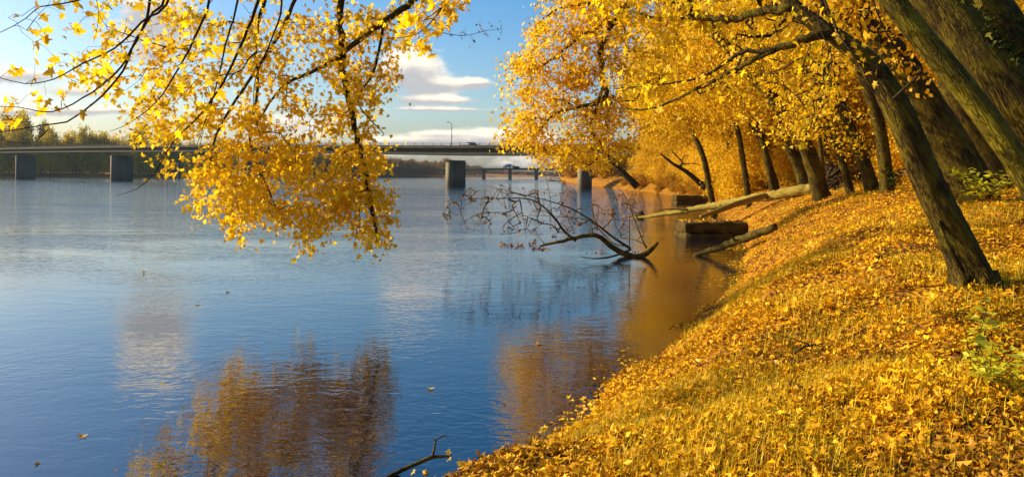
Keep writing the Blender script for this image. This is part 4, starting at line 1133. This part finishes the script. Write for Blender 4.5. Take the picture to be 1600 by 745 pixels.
# ------------------------------------------------------------------ ground cover
def scatter(n, ymin, ymax, seed, xr=None, dmin=-.0):
    r = np.random.default_rng(seed)
    Y = ymin + (ymax-ymin)*r.uniform(0, 1, n)**.85
    X = r.uniform(-.42, .80, n)*Y if xr is None else r.uniform(xr[0], xr[1], n)
    d, _ = sdist(X, Y)
    z = ground_z(X, Y)
    k = z > .0 + dmin
    return X[k], Y[k], z[k], r
m = MB()
for n, y0, y1, size, tpl, curl, seed in ((24000, 3.0, 8.5, .060, 'maple', .7, 401), (15000, 3.0, 8.5, .055, 'diam', 1.3, 405), (14000, 3.0, 8.5, .050, 'star', 1.0, 406), (30000, 8.5, 17, .080, 'maple', .7, 402), (34000, 8.5, 17, .062, 'diam', 1.2, 407), (80000, 17, 38, .105, 'star', .5, 403), (60000, 38, 95, .20, 'star', .4, 404), (42000, 95, 260, .50, 'diam', .4, 408)):
    X, Y, z, r = scatter(n, y0, y1, seed)
    kp = (vnoise(X*.8+5, Y*.8, 83)*.65 + vnoise(X*2.6, Y*2.6, 84)*.35 + r.uniform(-.12, .12, len(X))) > .30
    X, Y, z = X[kp], Y[kp], z[kp]
    pos = np.stack([X, Y, z + r.uniform(.0, .05, len(X))*(1 + Y*.01)], 1)
    patch = vnoise(X*.9, Y*.9, 77)*.6 + vnoise(X*3.1, Y*3.1, 78)*.4
    rn = np.clip(r.uniform(0, 1, len(X))*.75 + (patch-.5)*.9 + .05, 0, 1)
    leaves(m, pos, size*r.uniform(.3, 1, len(X))**1.4*1.45, r, tpl, 'lie', curl, rn)
r = np.random.default_rng(430)
Y = r.uniform(6, 60, 9000); X = np.interp(Y, [p[1] for p in SHORE[2:17]], [p[0] for p in SHORE[2:17]]) - np.abs(r.normal(size=9000))*.55*(.4+Y*.02)
d, _ = sdist(X, Y); z = ground_z(X, Y)
k = (z < .0) & (vnoise(X*1.1, Y*1.1, 5)*.6 + r.uniform(0, .5, 9000) > .62*(1-d*.35))
leaves(m, np.stack([X, Y, np.full(9000, .008)], 1)[k], .075*r.uniform(.5, 1.3, k.sum()), r, 'maple', 'lie', .5)
tag(m.build('leaf_litter', LITTER), 'thick carpet of fallen yellow and brown leaves on the bank', 'fallen leaves', kind='stuff')

def blades(m, X, Y, Z, h, wd, r):
    n = len(X)
    az = r.uniform(0, 6.28, n); bend = r.uniform(.1, .7, n)
    dx, dy = np.cos(az), np.sin(az); px_, py_ = -dy, dx
    b = np.stack([X, Y, Z-.02], 1); dr = np.stack([dx, dy, np.zeros(n)], 1); sd_ = np.stack([px_, py_, np.zeros(n)], 1)
    up = np.array((0, 0, 1.))
    mid = b + dr*(h*bend*.3)[:, None] + up*(h*.6)[:, None]
    tip = b + dr*(h*bend)[:, None] + up*(h*(1-.3*bend))[:, None]
    w = wd[:, None]*sd_
    V = np.stack([b-w, b+w, mid+w*.7, mid-w*.7, tip], 1).reshape(-1, 3)
    i = (np.arange(n)*5)[:, None]
    m.add(V, [np.concatenate([i+np.array([[0, 1, 2]]), i+np.array([[0, 2, 3]]), i+np.array([[3, 2, 4]])], 0)], np.repeat(r.uniform(0, 1, n), 5).astype(np.float32))
m = MB()
for n, y0, y1, hh, wd, seed in ((42000, 3.0, 9, .14, .0022, 411), (60000, 9, 20, .17, .0032, 412), (50000, 20, 50, .20, .007, 413)):
    X, Y, z, r = scatter(n, y0, y1, seed)
    k = (vnoise(X*.75, Y*.75, 91) + r.normal(size=len(X))*.12 > .61) & (z > .25)
    X, Y, z = X[k], Y[k], z[k]
    blades(m, X, Y, z, hh*r.uniform(.4, 1.7, len(X)), np.full(len(X), wd)*r.uniform(.6, 1.5, len(X)), r)
tag(m.build('grass', GRASS), 'sparse yellowing grass growing through the fallen leaves', 'grass', kind='stuff')

# small plants
def herb(label, px, py, hgt, n, leaf, seed, mat=GREENL, cat='plant', name='seedling', spread=.3, tpl='diam', base=None):
    r = np.random.default_rng(seed)
    b = hit(px, py) if base is None else base
    t = empty(name, b, label, cat)
    m = MB(); L = []
    for k in range(n):
        a = r.uniform(0, 6.28); s = r.uniform(.1, 1)*spread; h = hgt*r.uniform(.6, 1)
        q, qr = smooth_path([b, b + np.array((math.cos(a)*s*.4, math.sin(a)*s*.4, h*.5)), b + np.array((math.cos(a)*s, math.sin(a)*s, h))], [.005, .004, .002], h/6)
        tube(m, q, qr, 4)
        for p in q[len(q)//3:]:
            for _ in range(2): L.append(p + r.normal(size=3)*leaf*.35)
    m.build('stem', TWIG, t)
    m = MB(); leaves(m, np.array(L), leaf*r.uniform(.7, 1.2, len(L)), r, tpl, 'lie', .4); m.build('leaves', mat, t)
herb('yellow-green seedling standing upright in front of the lone leaning trunk', 1520, 585, .62, 6, .085, 501, spread=.22)
herb('low bright yellow-green plant among fallen leaves at lower right edge', 1545, 600, .28, 9, .08, 502, spread=.35)
herb('broad-leaved yellow shrub at the foot of the thick rough trunk', 1535, 318, .9, 16, .17, 503, spread=.9)
herb('dark green fern clump at the foot of the upright trunk', 1392, 300, .9, 18, .14, 504, IVY, spread=.6)
herb('dry grass seed stalk leaning over the water edge', 1003, 592, .42, 4, .03, 506, DEADLEAF, spread=.35)

STK = [(1240, 560, 1288, 550, 'thin dry stick lying on the open slope below the lone tree'), (1360, 420, 1410, 410, 'grey stick lying left of the lone leaning trunk')]
for k, (a, b, c, d_, lab) in enumerate(STK):
    r_ = np.random.default_rng(700+k); p = hit(a, b) + np.array((0, 0, .05)); q_ = hit(c, d_) + np.array((0, 0, .05))
    mid = (p+q_)/2 + r_.normal(size=3)*.05 + np.array((0, 0, .03))
    m = MB(); q, qr = smooth_path([p, mid, q_], [.014, .011, .005], .05); tube(m, q + r_.normal(size=q.shape)*.006, qr, 6, .1, r_)
    q, qr = smooth_path([mid, mid + np.array((r_.normal()*.12, r_.normal()*.12, .07)), mid + np.array((r_.normal()*.25, r_.normal()*.2, .12))], [.008, .005, .002], .05); tube(m, q, qr, 5)
    tag(m.build('stick', TWIG, None, True), lab, 'stick')

# the stick and stump in the near water
YS = Ywater(640, 742)
m_ = dead_tree('driftwood_stick', 'crooked dark twig sticking out of the water at the bottom of the view', [PW(585, 750) + np.array((0, 0, -.05)), P(620, 738, YS), P(650, 724, YS+.05), P(675, 714, YS+.1), P(706, 712, YS+.1)], [.02, .024, .022, .02, .012], None, 91, WETWOOD, step=.06, cat='stick',
    limbs=[([P(675, 715, YS+.1), P(679, 700, YS+.1), P(682, 686, YS+.1), P(698, 679, YS+.1)], [.016, .012, .010, .006]), ([P(682, 690, YS+.1), P(676, 684, YS+.1)], [.006, .003]), ([P(655, 723, YS), P(656, 712, YS)], [.006, .003])])
m = MB(); leaves(m, np.array([P(704, 713, YS+.05), P(648, 733, YS), P(700, 710, YS)]), .07, rng, 'maple', 'hang', .5); m.build('leaf', GOLD, m_)
dead_tree('driftwood_twig', 'thin twig standing in the water left of the crooked stick', [PW(548, 750)+np.array((0, 0, -.05)), P(545, 730, YS), P(546, 715, YS), P(553, 705, YS)], [.008, .007, .005, .003], None, 92, WETWOOD, step=.05, cat='stick')
dead_tree('stump', 'small dark stump poking from the water left of the pale log tip', [PW(1001, 338) + np.array((0, 0, -.2)), P(1001, 334, 62), P(1002, 331, 62)], [.28, .24, .14], None, 93, WETWOOD, step=.1, cat='stump')
# floating leaves
FL = [(255, 598, 'floating yellow leaf beyond the mirrored foliage at left'), (243, 728, 'dark curled floating leaf at the bottom left'), (122, 683, 'small yellow floating leaf near the left side'), (770, 446, 'orange floating leaf in open water below the bare bough'),
      (668, 608, 'pale floating leaf between the two mirrored crowns'), (790, 632, 'tan floating leaf inside the right mirrored crown'), (845, 670, 'orange floating leaf close to the leafy shore'), (225, 426, 'far floating leaf in open water at left'),
      (357, 457, 'far floating leaf below the hanging foliage'), (725, 725, 'yellow floating leaf beside the crooked stick'), (838, 537, 'brown floating leaf above the right mirrored crown'), (60, 722, 'pale floating leaf in the bottom left corner'),
      (305, 477, 'lone floating leaf left of centre in open water'), (760, 712, 'yellow floating leaf touching the bank tip')]
for k, (a, b, lab) in enumerate(FL):
    r_ = np.random.default_rng(600+k); p = PW(a, b) + np.array((0, 0, .012))
    m = MB(); leaves(m, p[None], np.array([.10 + .0012*p[1]]), r_, 'maple', 'lie', .5)
    o = m.build('floating_leaf', LITTER if k % 3 else GOLD); tag(o, lab, 'leaf', 'single leaves floating on the river')

# ------------------------------------------------------------------ haze
mz, t, out = newmat('river haze')
out_v = t.new('ShaderNodeVolumePrincipled')
out_v.inputs['Color'].default_value = (.70, .80, 1.0, 1)
out_v.inputs['Density'].default_value = 0.000045
out_v.inputs['Anisotropy'].default_value = 0.2
t.l.new(out_v.outputs[0], out.inputs['Volume'])
m = MB(); m.box((-100, 2050, 58), (6000, 4500, 130))
hz = m.build('haze', mz); tag(hz, 'thin pale haze over the river', 'haze', kind='stuff')
